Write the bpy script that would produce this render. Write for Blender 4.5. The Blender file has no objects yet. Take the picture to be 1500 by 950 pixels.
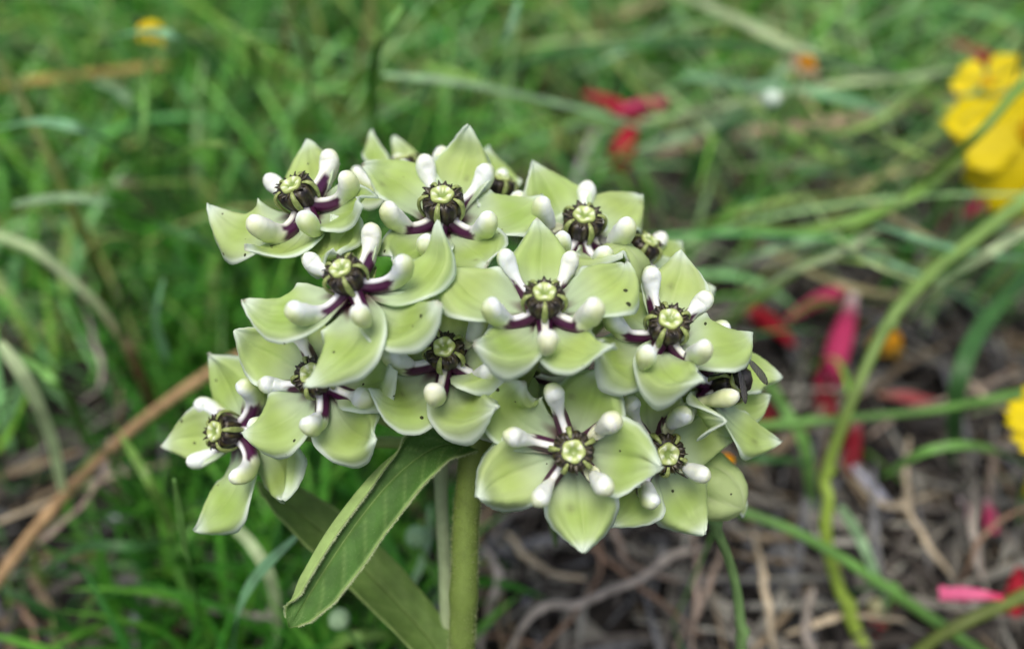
import bpy, math, random
import numpy as np
from mathutils import Vector, Matrix

random.seed(7)
rng = np.random.default_rng(11)
sc = bpy.context.scene
COL = sc.collection

# ------------------------------------------------------------------ camera, sky, sun, exposure
CM = 0.01
PITCH = math.radians(40)
CAMH = 0.225
KG = CAMH/.172                     # the meadow's sizes grow with the height above it
FPX = 1177.0                      # focal length in photo pixels (1500 wide)
camd = bpy.data.cameras.new('camera'); cam = bpy.data.objects.new('camera', camd); COL.objects.link(cam)
cam.location = (0, 0, CAMH); cam.rotation_euler = (math.pi/2 - PITCH, 0, 0)
camd.sensor_width = 36; camd.lens = 36*FPX/1500
camd.clip_start = 0.005; camd.clip_end = 500
camd.dof.use_dof = True; camd.dof.focus_distance = 0.126
camd.dof.aperture_fstop = 6.9; camd.dof.aperture_blades = 0
sc.camera = cam

SUN_EL, SUN_ROT = math.radians(74), math.radians(200)
w = bpy.data.worlds.new('World'); sc.world = w; w.use_nodes = True
nt = w.node_tree; bg = nt.nodes['Background']
sky = nt.nodes.new('ShaderNodeTexSky'); sky.sky_type = 'NISHITA'; sky.sun_disc = False
sky.sun_elevation = SUN_EL; sky.sun_rotation = SUN_ROT
sky.air_density = 1.0; sky.dust_density = 6.0; sky.ozone_density = 1.0
nt.links.new(sky.outputs[0], bg.inputs[0]); bg.inputs[1].default_value = 0.13
sl = bpy.data.lights.new('sun', 'SUN'); sun = bpy.data.objects.new('sun', sl); COL.objects.link(sun)
sl.energy = 1.5; sl.angle = math.radians(28); sl.color = (1.0, 0.98, 0.92)
sd = Vector((math.sin(SUN_ROT)*math.cos(SUN_EL), math.cos(SUN_ROT)*math.cos(SUN_EL), math.sin(SUN_EL)))
sun.location = (0, 0, 3); sun.rotation_euler = sd.to_track_quat('Z', 'Y').to_euler()
sc.view_settings.view_transform = 'Standard'; sc.view_settings.look = 'None'
sc.view_settings.gamma = 1; sc.view_settings.use_curve_mapping = False
sc.view_settings.exposure = 0.32
sc.render.engine = 'CYCLES'
sc.cycles.use_denoising = True
sc.cycles.max_bounces = 8; sc.cycles.transparent_max_bounces = 8

# ------------------------------------------------------------------ geometry helpers
CAM = Vector((0, 0, CAMH))
RIGHT = Vector((1, 0, 0))
FWD = Vector((0, math.cos(PITCH), -math.sin(PITCH)))
UP = Vector((0, math.sin(PITCH), math.cos(PITCH)))

def ray(px, py):
    return (FWD + RIGHT*((px-750)/FPX) + UP*((475-py)/FPX))
def P(px, py, depth):            # a point of the place at a distance in front of the lens (metres)
    return CAM + ray(px, py)*depth
def G(px, py, h=0.0):            # where that sight line reaches height h above the soil
    d = ray(px, py); return CAM + d*((h*KG-CAMH)/d.z)
def cdir(x, y, z):               # right, up, towards the lens
    return (RIGHT*x + UP*y - FWD*z).normalized()
def depth_of(p): return (Vector(p)-CAM).dot(FWD)
def sstep(a, b, x):
    t = min(1, max(0, (x-a)/(b-a))); return t*t*(3-2*t)
def lerp(a, b, t): return a+(b-a)*t
def mixc(a, b, t): return tuple(a[i]+(b[i]-a[i])*t for i in range(3))
def lin(r, g, b):
    f = lambda c: (c/255/12.92 if c/255 <= .04045 else ((c/255+.055)/1.055)**2.4)
    return (f(r), f(g), f(b))
def interp(pts, x):
    for (x0, y0), (x1, y1) in zip(pts, pts[1:]):
        if x <= x1:
            t = (x-x0)/(x1-x0) if x1 > x0 else 0
            t = max(0, min(1, t)); t = t*t*(3-2*t)*.5 + t*.5
            return y0+(y1-y0)*t
    return pts[-1][1]
def catmull(pts, n):
    pts = [Vector(p) for p in pts]
    q = [pts[0]*2-pts[1]] + pts + [pts[-1]*2-pts[-2]]
    out = []; m = len(pts)-1
    for i in range(n):
        s = i/(n-1)*m; k = min(int(s), m-1); t = s-k
        a, b, c, d = q[k:k+4]
        out.append(.5*((2*b)+(c-a)*t+(2*a-5*b+4*c-d)*t*t+(3*b-a-3*c+d)*t*t*t))
    return out

def mesh_from(name, verts, faces, cols=None, smooth=True):
    me = bpy.data.meshes.new(name)
    me.from_pydata([tuple(v) for v in verts], [], faces)
    if cols is not None:
        ca = me.color_attributes.new('Col', 'FLOAT_COLOR', 'POINT')
        arr = np.ones((len(verts), 4), np.float32); arr[:, :3] = np.asarray(cols, np.float32)[:, :3]
        ca.data.foreach_set('color', arr.ravel())
    if smooth: me.shade_smooth()
    return me

WORLD = {}
def link(name, me, mat, parent=None, M=None, label=None, cat=None, group=None, kind=None):
    o = bpy.data.objects.new(name, me); COL.objects.link(o)
    if me is not None and mat is not None and len(me.materials) == 0: me.materials.append(mat)
    M = M or Matrix.Identity(4)
    if parent is not None:
        o.parent = parent; o.matrix_parent_inverse = WORLD[parent.name].inverted()
    o.matrix_basis = M; WORLD[o.name] = M
    if label: o['label'] = label
    if cat: o['category'] = cat
    if group: o['group'] = group
    if kind: o['kind'] = kind
    return o
def at(p): return Matrix.Translation(Vector(p))

class MB:
    """collects verts, faces, colours"""
    def __init__(s): s.v = []; s.f = []; s.c = []
    def grid(s, rows, cols, closed_u=False):
        pass
    def tube(s, pts, radii, col, n=8, cap=True, flat=1.0, up=None):
        pts = [Vector(p) for p in pts]; base = len(s.v); m = len(pts)
        if not hasattr(radii, '__len__'): radii = [radii]*m
        cf = col if callable(col) else (lambda t, a: col)
        T0 = (pts[1]-pts[0]).normalized()
        ref = Vector(up) if up is not None else (Vector((0, 0, 1)) if abs(T0.z) < .9 else Vector((1, 0, 0)))
        N = (ref - T0*ref.dot(T0)).normalized()
        for i in range(m):
            T = (pts[min(i+1, m-1)]-pts[max(i-1, 0)]).normalized()
            N = (N - T*N.dot(T)).normalized(); B = T.cross(N)
            for k in range(n):
                a = 2*math.pi*k/n
                s.v.append(pts[i] + (N*math.cos(a)*flat + B*math.sin(a))*radii[i]); s.c.append(cf(i/(m-1), a))
        for i in range(m-1):
            for k in range(n):
                a = base+i*n+k; b = base+i*n+(k+1) % n
                s.f.append((a, b, b+n, a+n))
        if cap:
            s.f.append(tuple(base+k for k in range(n))[::-1]); s.f.append(tuple(base+(m-1)*n+k for k in range(n)))
        return s
    def blob(s, c, r, col, nu=12, nv=8, M=None):
        base = len(s.v); c = Vector(c)
        if not hasattr(r, '__len__'): r = (r, r, r)
        cf = col if callable(col) else (lambda d: col)
        for j in range(nv+1):
            th = math.pi*j/nv
            for i in range(nu):
                ph = 2*math.pi*i/nu
                d = Vector((math.sin(th)*math.cos(ph), math.sin(th)*math.sin(ph), math.cos(th)))
                q = Vector((d.x*r[0], d.y*r[1], d.z*r[2]))
                if M is not None: q = M @ q
                s.v.append(c+q); s.c.append(cf(d))
        for j in range(nv):
            for i in range(nu):
                a = base+j*nu+i; b = base+j*nu+(i+1) % nu
                s.f.append((a, a+nu, b+nu, b))
        return s
    def mesh(s, name, origin=(0, 0, 0)):
        o = Vector(origin)
        return mesh_from(name, [Vector(v)-o for v in s.v], s.f, s.c)

def solid_sheet(grid, cols, thick, under=None):
    """a grid [i][j] of points and colours -> closed sheet with thickness thinning to its margins"""
    m, n = len(grid), len(grid[0]); top = []; bot = []; ct = []
    for i in range(m):
        for j in range(n):
            du = grid[min(i+1, m-1)][j]-grid[max(i-1, 0)][j]
            dv = grid[i][min(j+1, n-1)]-grid[i][max(j-1, 0)]
            N = du.cross(dv)
            N = N.normalized() if N.length > 1e-12 else Vector((0, 0, 1))
            e = min(j, n-1-j, m-1-i)
            t = thick*(.45 if e == 0 else (.85 if e == 1 else 1))
            top.append(grid[i][j]+N*t*.5); bot.append(grid[i][j]-N*t*.5); ct.append(cols[i][j])
    V = top+bot; C = ct+(ct if under is None else [mixc(c, under, .9) for c in ct]); K = m*n; F = []
    for i in range(m-1):
        for j in range(n-1):
            a = i*n+j; F.append((a, a+n, a+n+1, a+1)); F.append((K+a, K+a+1, K+a+n+1, K+a+n))
    ring = [j for j in range(n)] + [i*n+n-1 for i in range(1, m)] + [(m-1)*n+j for j in range(n-2, -1, -1)] + [i*n for i in range(m-2, 0, -1)]
    for a, b in zip(ring, ring[1:]+ring[:1]): F.append((a, b, K+b, K+a))
    return V, F, C

# ------------------------------------------------------------------ materials
def mat_attr(name, rough=.5, translucent=0., spec=.3, bump=0., bscale=300., var=.15, vscale=400., specks=False, sss=0., sheen=0.):
    m = bpy.data.materials.new(name); m.use_nodes = True
    nt = m.node_tree; N = nt.nodes; L = nt.links
    pb = N['Principled BSDF']; out = N['Material Output']
    at_ = N.new('ShaderNodeAttribute'); at_.attribute_name = 'Col'
    tc = N.new('ShaderNodeTexCoord')
    nz = N.new('ShaderNodeTexNoise'); nz.inputs['Scale'].default_value = vscale; nz.inputs['Detail'].default_value = 4
    L.new(tc.outputs['Object'], nz.inputs['Vector'])
    mr = N.new('ShaderNodeMapRange'); mr.inputs[1].default_value = .3; mr.inputs[2].default_value = .7
    mr.inputs[3].default_value = 1-var; mr.inputs[4].default_value = 1+var
    L.new(nz.outputs['Fac'], mr.inputs[0])
    mul = N.new('ShaderNodeVectorMath'); mul.operation = 'SCALE'
    L.new(at_.outputs['Color'], mul.inputs[0]); L.new(mr.outputs[0], mul.inputs['Scale'])
    colout = mul.outputs[0]
    if specks:
        vo = N.new('ShaderNodeTexVoronoi'); vo.inputs['Scale'].default_value = 330.; L.new(tc.outputs['Object'], vo.inputs['Vector'])
        n2 = N.new('ShaderNodeTexNoise'); n2.inputs['Scale'].default_value = 260.; n2.inputs['Detail'].default_value = 2
        L.new(tc.outputs['Object'], n2.inputs['Vector'])
        sub = N.new('ShaderNodeMath'); sub.operation = 'MULTIPLY_ADD'      # radius grows only in some spots
        L.new(n2.outputs['Fac'], sub.inputs[0]); sub.inputs[1].default_value = .66; sub.inputs[2].default_value = -.304
        lt = N.new('ShaderNodeMath'); lt.operation = 'LESS_THAN'; L.new(vo.outputs['Distance'], lt.inputs[0]); L.new(sub.outputs[0], lt.inputs[1])
        mx = N.new('ShaderNodeMix'); mx.data_type = 'RGBA'; L.new(lt.outputs[0], mx.inputs[0])
        L.new(colout, mx.inputs[6]); mx.inputs[7].default_value = (.05, .06, .02, 1); colout = mx.outputs[2]
    L.new(colout, pb.inputs['Base Color'])
    pb.inputs['Roughness'].default_value = rough; pb.inputs['Specular IOR Level'].default_value = spec
    if sss:
        pb.inputs['Subsurface Weight'].default_value = sss; pb.inputs['Subsurface Radius'].default_value = (1, .9, .5)
        pb.inputs['Subsurface Scale'].default_value = .0012
    if sheen: pb.inputs['Sheen Weight'].default_value = sheen
    if bump:
        b = N.new('ShaderNodeBump'); b.inputs['Strength'].default_value = bump; b.inputs['Distance'].default_value = .0004
        n3 = N.new('ShaderNodeTexNoise'); n3.inputs['Scale'].default_value = bscale; n3.inputs['Detail'].default_value = 5
        L.new(tc.outputs['Object'], n3.inputs['Vector']); L.new(n3.outputs['Fac'], b.inputs['Height']); L.new(b.outputs[0], pb.inputs['Normal'])
    if translucent:
        tr = N.new('ShaderNodeBsdfTranslucent'); L.new(colout, tr.inputs['Color'])
        ms = N.new('ShaderNodeMixShader'); ms.inputs[0].default_value = translucent
        L.new(pb.outputs[0], ms.inputs[1]); L.new(tr.outputs[0], ms.inputs[2]); L.new(ms.outputs[0], out.inputs['Surface'])
    return m

M_PETAL = mat_attr('petal', rough=.5, translucent=.36, spec=.3, bump=.12, bscale=900, var=.07, vscale=220, specks=True)
M_HOOD = mat_attr('hood', rough=.32, spec=.5, sss=.35, bump=.04, bscale=600, var=.05, vscale=500)
M_COLUMN = mat_attr('column', rough=.38, spec=.5, bump=.3, bscale=1500, var=.35, vscale=1200)
M_DISC = mat_attr('stigma', rough=.28, spec=.6, bump=.15, bscale=1500, var=.12, vscale=900)
M_LEAF = mat_attr('leaf', rough=.6, translucent=.2, spec=.2, bump=.35, bscale=900, var=.18, vscale=350)
M_STEM = mat_attr('stem', rough=.55, spec=.3, bump=.2, bscale=900, var=.16, vscale=300)
M_HAIR = mat_attr('hairs', rough=.6, translucent=.4, spec=.2, var=.05)
M_GRASS = mat_attr('grass', rough=.45, translucent=.35, spec=.4, var=.2, vscale=120)
M_DRY = mat_attr('dry', rough=.75, spec=.15, bump=.3, bscale=500, var=.3, vscale=260)
M_FLORET = mat_attr('floret', rough=.5, translucent=.25, spec=.25, var=.12, vscale=200)
M_STONE = mat_attr('stone', rough=.85, spec=.2, bump=.6, bscale=350, var=.3, vscale=180)
M_FLY = mat_attr('fly', rough=.35, spec=.6, bump=.4, bscale=2500, var=.3, vscale=1500)

def mat_wing():
    m = bpy.data.materials.new('wing'); m.use_nodes = True; N = m.node_tree.nodes; L = m.node_tree.links
    pb = N['Principled BSDF']; pb.inputs['Base Color'].default_value = (.09, .085, .08, 1); pb.inputs['Roughness'].default_value = .25
    wv = N.new('ShaderNodeTexWave'); wv.inputs['Scale'].default_value = 700; wv.inputs['Distortion'].default_value = 4
    tc = N.new('ShaderNodeTexCoord'); L.new(tc.outputs['Object'], wv.inputs['Vector'])
    mr = N.new('ShaderNodeMapRange'); mr.inputs[3].default_value = .6; mr.inputs[4].default_value = .9
    L.new(wv.outputs['Fac'], mr.inputs[0]); L.new(mr.outputs[0], pb.inputs['Alpha']); return m
M_WING = mat_wing()

def mat_soil():
    m = bpy.data.materials.new('soil'); m.use_nodes = True; N = m.node_tree.nodes; L = m.node_tree.links
    pb = N['Principled BSDF']; pb.inputs['Roughness'].default_value = .9; pb.inputs['Specular IOR Level'].default_value = .15
    tc = N.new('ShaderNodeTexCoord')
    n1 = N.new('ShaderNodeTexNoise'); n1.inputs['Scale'].default_value = 38; n1.inputs['Detail'].default_value = 8; n1.inputs['Roughness'].default_value = .7
    n2 = N.new('ShaderNodeTexNoise'); n2.inputs['Scale'].default_value = 400; n2.inputs['Detail'].default_value = 4
    L.new(tc.outputs['Object'], n1.inputs['Vector']); L.new(tc.outputs['Object'], n2.inputs['Vector'])
    cr = N.new('ShaderNodeValToRGB'); e = cr.color_ramp.elements
    e[0].position = .3; e[0].color = (.008, .0075, .007, 1); e[1].position = .72; e[1].color = (.075, .07, .064, 1)
    x = cr.color_ramp.elements.new(.5); x.color = (.026, .023, .02, 1)
    L.new(n1.outputs['Fac'], cr.inputs[0])
    mr = N.new('ShaderNodeMapRange'); mr.inputs[3].default_value = .6; mr.inputs[4].default_value = 1.4; L.new(n2.outputs['Fac'], mr.inputs[0])
    mu = N.new('ShaderNodeVectorMath'); mu.operation = 'SCALE'; L.new(cr.outputs[0], mu.inputs[0]); L.new(mr.outputs[0], mu.inputs['Scale'])
    L.new(mu.outputs[0], pb.inputs['Base Color'])
    b = N.new('ShaderNodeBump'); b.inputs['Strength'].default_value = .8; b.inputs['Distance'].default_value = .003
    L.new(n2.outputs['Fac'], b.inputs['Height']); L.new(b.outputs[0], pb.inputs['Normal']); return m
M_SOIL = mat_soil()

# ------------------------------------------------------------------ ground
def ground_h(x, y):
    r = math.hypot(x, y-.3)
    k = math.exp(-(r/1.5)**2)
    return k*(.005*math.sin(31*x+1.3)*math.cos(27*y) + .003*math.sin(83*x+40*y) + .002*math.sin(150*y-90*x)) - .004
def build_ground():
    ax = np.concatenate([-np.geomspace(60, .62, 14), np.linspace(-.6, .6, 97), np.geomspace(.62, 60, 14)])
    ay = np.concatenate([.3-np.geomspace(60, .72, 14), np.linspace(-.4, 1.0, 113), .3+np.geomspace(.72, 60, 14)])
    V = [(x, y, ground_h(x, y)) for y in ay for x in ax]; n = len(ax)
    F = [(j*n+i, j*n+i+1, (j+1)*n+i+1, (j+1)*n+i) for j in range(len(ay)-1) for i in range(n-1)]
    return link('ground', mesh_from('ground', V, F), M_SOIL, kind='structure')
build_ground()

# ------------------------------------------------------------------ grass and litter (uncountable stuff)
def blades(name, roots, dirs, lengths, widths, lean, droop, cols, mat, label, cat, seg=9, twist=None, z0=None):
    """numpy mass of arching blades, folded along the midrib"""
    n = len(roots); t = np.linspace(0, 1, seg+1); lengths = lengths*KG; widths = widths*KG
    V = np.zeros((n, seg+1, 3, 3), np.float32); C = np.zeros((n, seg+1, 3, 4), np.float32); C[..., 3] = 1
    ux, uy = np.cos(dirs), np.sin(dirs)
    ang = lean[:, None] + droop[:, None]*t[None]**1.3          # angle from vertical
    ds = lengths[:, None]/seg
    hx = np.concatenate([np.zeros((n, 1)), np.cumsum(np.sin(ang[:, :-1])*ds, 1)], 1)
    hz = np.concatenate([np.zeros((n, 1)), np.cumsum(np.cos(ang[:, :-1])*ds, 1)], 1)
    sw = (rng.random(n)-.5)*(.18 if mat is M_DRY else .5)*lengths
    sx = sw[:, None]*t[None]**2
    cx = roots[:, 0:1] + ux[:, None]*hx - uy[:, None]*sx
    cy = roots[:, 1:2] + uy[:, None]*hx + ux[:, None]*sx
    cz = roots[:, 2:3] + hz
    cz = np.maximum(cz, .002 + .012*rng.random((n, 1)))
    wp = widths[:, None]*np.clip(np.minimum(1, .55+2*t[None])*(1-t[None]**3.2), .03, 1)*.5
    tw = (rng.random(n)-.5)*2.2 if twist is None else twist
    a = tw[:, None]*t[None]
    sxv = -uy[:, None]*np.cos(a); syv = ux[:, None]*np.cos(a); szv = np.sin(a)
    for k, s in enumerate((-1, 0, 1)):
        V[:, :, k, 0] = cx + s*sxv*wp; V[:, :, k, 1] = cy + s*syv*wp
        V[:, :, k, 2] = cz + s*szv*wp + (.22*wp if s else 0)
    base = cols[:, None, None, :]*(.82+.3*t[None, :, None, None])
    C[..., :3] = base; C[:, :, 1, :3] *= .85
    idx = np.arange(n*(seg+1)*3).reshape(n, seg+1, 3)
    q = np.stack([idx[:, :-1, :-1], idx[:, :-1, 1:], idx[:, 1:, 1:], idx[:, 1:, :-1]], -1).reshape(-1, 4)
    me = bpy.data.meshes.new(name)
    me.vertices.add(n*(seg+1)*3); me.vertices.foreach_set('co', V.ravel())
    me.loops.add(q.size); me.loops.foreach_set('vertex_index', q.ravel().astype(np.int32))
    me.polygons.add(len(q)); me.polygons.foreach_set('loop_start', np.arange(0, q.size, 4, dtype=np.int32))
    me.polygons.foreach_set('loop_total', np.full(len(q), 4, np.int32))
    me.update(); me.validate()
    ca = me.color_attributes.new('Col', 'FLOAT_COLOR', 'POINT'); ca.data.foreach_set('color', C.ravel())
    me.shade_smooth()
    return link(name, me, mat, label=label, cat=cat, kind='stuff')

def to_px(p):
    d = np.asarray(p, float)-np.array(CAM); z = d@np.array(FWD)
    return 750+FPX*(d@np.array(RIGHT))/z, 475-FPX*(d@np.array(UP))/z, z
def pick_roots(n, dens, xr, yr):
    out = []; xr = (xr[0]*KG, xr[1]*KG); yr = (yr[0]*KG, yr[1]*KG)
    while len(out) < n:
        x = rng.uniform(*xr); y = rng.uniform(*yr)
        if rng.random() < dens(x, y): out.append((x, y, ground_h(x, y)-.001))
    return np.array(out)
def pxy(x, y):
    a, b, z = to_px((x, y, 0)); return (a, b) if z > .02 else (1e4, 1e4)

# keep-out: nothing grows through the space of the bloom or in front of the lens
def clear(x, y): return not (abs(x) < .17 and y < .20)
def clear_low(x, y): return (x-plant_xy[0])**2+(y-plant_xy[1])**2 > .006**2
plant_xy = (-.012, .038)
def dens_green(x, y, low=False):
    if not (clear_low(x, y) if low else clear(x, y)): return 0
    px, py = pxy(x, y)
    d = sstep(860, 520, px) * .95 + .22
    d = max(d, sstep(330, 120, py)*sstep(1150, 850, px), .32*sstep(480, 200, py))
    if py > 560: d = max(d, .9) if 200 < px < 660 else d*(.6 if px < 660 else .25)
    patch = .5+.5*math.sin(40*x+3)*math.sin(34*y+1)
    return d*(.45+.55*patch)
N1 = 7500
R = pick_roots(N1, dens_green, (-.55, .5), (.08, .95))
PAL = [lin(84, 148, 50), lin(66, 128, 44), lin(104, 162, 62), lin(92, 152, 92), lin(126, 174, 122), lin(118, 164, 60), lin(46, 100, 36), lin(138, 160, 88), lin(80, 142, 52), lin(146, 178, 130), lin(156, 156, 104), lin(40, 88, 34)]
PAL = [(1.22*c[0], 1.34*c[1], 1.08*c[2]) for c in PAL]
def pal(P_, n): return np.array([P_[i] for i in rng.integers(0, len(P_), n)])*rng.uniform(.75, 1.2, (n, 1))
hmax = np.clip(.035 + .11*np.clip((R[:, 1]-.16)/.45, 0, 1), .03, .15)
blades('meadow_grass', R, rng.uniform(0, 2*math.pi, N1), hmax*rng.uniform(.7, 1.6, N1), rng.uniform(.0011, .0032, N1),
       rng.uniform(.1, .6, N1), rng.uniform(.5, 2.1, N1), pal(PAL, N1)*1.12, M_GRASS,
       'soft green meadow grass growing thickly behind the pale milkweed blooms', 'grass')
# fine low grass under the tall blades, colour dimmed to paint in their shade
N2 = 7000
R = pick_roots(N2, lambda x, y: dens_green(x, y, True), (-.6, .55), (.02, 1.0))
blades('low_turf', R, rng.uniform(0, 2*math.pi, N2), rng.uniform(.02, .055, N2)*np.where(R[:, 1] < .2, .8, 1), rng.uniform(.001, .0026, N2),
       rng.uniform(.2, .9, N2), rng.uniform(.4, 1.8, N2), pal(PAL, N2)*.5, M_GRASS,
       'short green turf with painted-in shade under the taller meadow grass', 'turf', seg=6)
# far meadow beyond the picture's close ground
N3 = 6000
R = np.stack([rng.uniform(-2.2, 2.2, N3), 1.15+2.6*rng.random(N3)**1.5, np.zeros(N3)], 1)
blades('far_grass', R, rng.uniform(0, 2*math.pi, N3), rng.uniform(.06, .2, N3), rng.uniform(.003, .006, N3),
       rng.uniform(.1, .6, N3), rng.uniform(.5, 1.9, N3), pal(PAL, N3)*.8, M_GRASS,
       'distant meadow grass standing past the flowering patch', 'grass', seg=6)
N6 = 1600
R = pick_roots(N6, lambda x, y: sstep(170, 280, pxy(x, y)[0])*sstep(690, 630, pxy(x, y)[0]) if clear_low(x, y) else 0, (-.16, .0), (.03, .24))
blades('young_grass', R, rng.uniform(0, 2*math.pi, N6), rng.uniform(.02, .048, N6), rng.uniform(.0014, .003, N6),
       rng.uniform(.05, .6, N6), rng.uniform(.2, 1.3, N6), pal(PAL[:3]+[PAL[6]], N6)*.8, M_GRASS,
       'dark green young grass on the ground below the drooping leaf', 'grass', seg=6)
# long thin sprawling blades over the litter
N5 = 1500
R = pick_roots(N5, lambda x, y: (.3+.7*sstep(650, 1000, pxy(x, y)[0]))*(.45 if pxy(x, y)[1] > 600 else 1), (-.35, .6), (.2, .75))
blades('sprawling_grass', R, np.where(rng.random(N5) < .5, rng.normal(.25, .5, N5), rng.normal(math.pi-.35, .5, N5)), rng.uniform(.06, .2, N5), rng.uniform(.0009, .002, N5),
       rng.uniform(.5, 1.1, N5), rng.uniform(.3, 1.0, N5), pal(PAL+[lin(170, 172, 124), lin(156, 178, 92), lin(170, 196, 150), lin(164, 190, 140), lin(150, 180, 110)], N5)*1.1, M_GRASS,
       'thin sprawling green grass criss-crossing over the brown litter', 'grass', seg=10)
# dead straw on the soil
def dens_dry(x, y):
    if not clear_low(x, y): return 0
    px, py = pxy(x, y)
    return .15 + .85*max(sstep(600, 900, px)*sstep(150, 420, py), sstep(560, 760, py)*(.8 if not 190 < px < 660 else .1))
N4 = 9000
R = pick_roots(N4, dens_dry, (-.4, .5), (.02, .75))
DRYP = [lin(142, 134, 126), lin(112, 104, 100), lin(172, 166, 158), lin(80, 72, 68), lin(128, 126, 130), lin(146, 126, 104), lin(56, 50, 48), lin(44, 40, 40)]
R[:, 2] += rng.uniform(0, .01, N4)
blades('straw_litter', R, rng.uniform(0, 2*math.pi, N4), rng.uniform(.012, .06, N4), rng.uniform(.0006, .0026, N4),
       rng.uniform(1.2, 1.55, N4), rng.uniform(-.3, .5, N4), pal(DRYP, N4)*np.array([[.66, .70, .67]]), M_DRY,
       'tangled grey and tan dead straw littering the dark soil', 'straw', seg=6)

# ------------------------------------------------------------------ single strands that can be told apart
def strand(name, path, wpx, col, label, cat, group=None, kind='blade', mat=None, col2=None):
    pts = catmull([G(*p) if len(p) == 3 else P(p[0], p[1], p[3]) for p in path], 8+6*len(path))
    m = len(pts); mb = MB(); wv = random.uniform(0, 6)
    def cf(t, a=0):
        c = mixc(col, col2, sstep(.35, .75, t)) if col2 else col
        k = 1+.16*math.sin(9*t+wv)+.10*math.sin(31*t+wv+2*a)+.07*math.sin(57*t-a*3); return tuple(x*k for x in c)
    rad = []
    for i, p in enumerate(pts):
        t = i/(m-1); d = depth_of(p)
        rad.append(.5*wpx*d/FPX*(1+.08*math.sin(7*t+wv)))
    if kind == 'blade':
        grid = []; cols = []
        for i, p in enumerate(pts):
            t = i/(m-1); T = (pts[min(i+1, m-1)]-pts[max(i-1, 0)]).normalized()
            V = (CAM-p).normalized(); up = (Vector((0, 0, 1))*.65+V*.5).normalized()
            S = T.cross(up).normalized(); N = S.cross(T)
            w_ = rad[i]*max(.12, min(1, .5+3*t)*(1-max(0, t-.7)**2*7))
            grid.append([p+S*w_*v+N*w_*.3*abs(v) for v in (-1, -.5, 0, .5, 1)])
            cols.append([tuple(x*k for x in cf(t)) for k in (1, 1, .8, 1, 1)])
        V, F, C = solid_sheet(grid, cols, .0003)
        o0 = Vector(pts[0]); me = mesh_from(name, [v-o0 for v in V], F, C)
    else:
        o0 = Vector(pts[0])
        if kind == 'stalk':
            for q in range(9, m-4, 23): rad[q] *= 1.22; rad[q+1] *= 1.12; pts[q] = pts[q]+Vector((rad[q]*.4, 0, rad[q]*.3))
        if name == 'dry_strand':
            pts = [p+Vector((math.sin(.7*i+wv), math.cos(.55*i+wv), .5*math.sin(.4*i)))*.0003 for i, p in enumerate(pts)]
            rad = [r*(.25+.75*math.sin(math.pi*min(1, max(0, (i+.6)/m)))**.5) for i, r in enumerate(rad)]
        me = mb.tube(pts, rad, cf, n=9, flat=.55 if name == 'dry_strand' else 1).mesh(name, o0)
    return link(name, me, mat or M_GRASS, M=at(o0), label=label, cat=cat, group=group)

GR = lin(112, 160, 80); BG = lin(128, 178, 132); YG = lin(150, 176, 72); OL = lin(110, 126, 60); DG = lin(66, 112, 58)
PG = lin(176, 196, 148); ST = lin(176, 160, 124); GY = lin(150, 142, 132); BR = lin(120, 88, 62); TAN = lin(176, 132, 84); PK = lin(176, 150, 130)

strand('dead_stalk', [(-40, 900, .02), (60, 765, .026), (150, 668, .032), (240, 592, .034), (320, 540, .034), (420, 490, .03), (520, 450, .02)], 17, mixc(mixc(ST, BR, .5), TAN, .25),
       'thick tan-brown dead stalk slanting up to the lowest left-hand bloom', 'stalk', kind='stalk', mat=M_DRY)
strand('arching_stem', [(-30, 338, .06), (40, 362, .062), (100, 405, .06), (150, 455, .052), (190, 515, .04), (215, 570, .024), (230, 610, .004)], 14, PG,
       'bare arching stem turning from pale green to brown in the left grass', 'stem', kind='stalk', col2=BR)
strand('green_stem', [(-20, 60, .09), (20, 125, .085), (60, 205, .075), (100, 290, .062), (135, 375, .045), (160, 440, .02), (170, 480, .002)], 14, OL,
       'straight olive green stem leaning left of the small yellow flower head', 'stem', kind='stalk')
strand('tan_blade', [(-30, 132, .05), (60, 118, .055), (140, 108, .058), (230, 97, .06), (270, 100, .05)], 15, mixc(TAN, OL, .5),
       'tan grass blade lying level below the small yellow flower head', 'blade', mat=M_DRY)
strand('brown_seed_stalk', [(430, -20, .08), (418, 60, .07), (402, 130, .05), (380, 230, .01)], 8, mixc(BR, OL, .6),
       'thin brownish stalk standing straight in the green grass', 'stalk', kind='stalk')
strand('curved_seed_stalk', [(545, -20, .08), (532, 70, .075), (512, 150, .06), (480, 225, .03), (470, 280, .003)], 8, mixc(BR, OL, .55),
       'thin olive-brown stalk bowing down behind the topmost left bloom', 'stalk', kind='stalk')
strand('straw_blade', [(780, 60, .02), (830, 42, .03), (890, 30, .035), (950, 5, .04), (1010, -30, .04)], 22, ST,
       'broad pale straw blade across the upper grass', 'blade', mat=M_DRY)
strand('grey_twig', [(900, 170, .004), (872, 200, .012), (852, 248, .02), (838, 290, .022)], 18, lin(178, 176, 174),
       'short light grey twig below the red petals', 'twig', kind='stalk', mat=M_DRY)
strand('broad_dark_blade', [(1095, 135, .05), (1070, 175, .05), (1035, 225, .045), (1005, 275, .03), (980, 320, .01)], 30, DG,
       'broad dark green blade hanging beside the white bud', 'blade')
strand('pinkish_straw', [(960, 225, .02), (1040, 207, .03), (1120, 190, .034), (1210, 182, .034), (1300, 165, .03), (1380, 150, .02)], 16, PK,
       'long pinkish straw lying level under the white bud', 'blade', mat=M_DRY)
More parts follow.
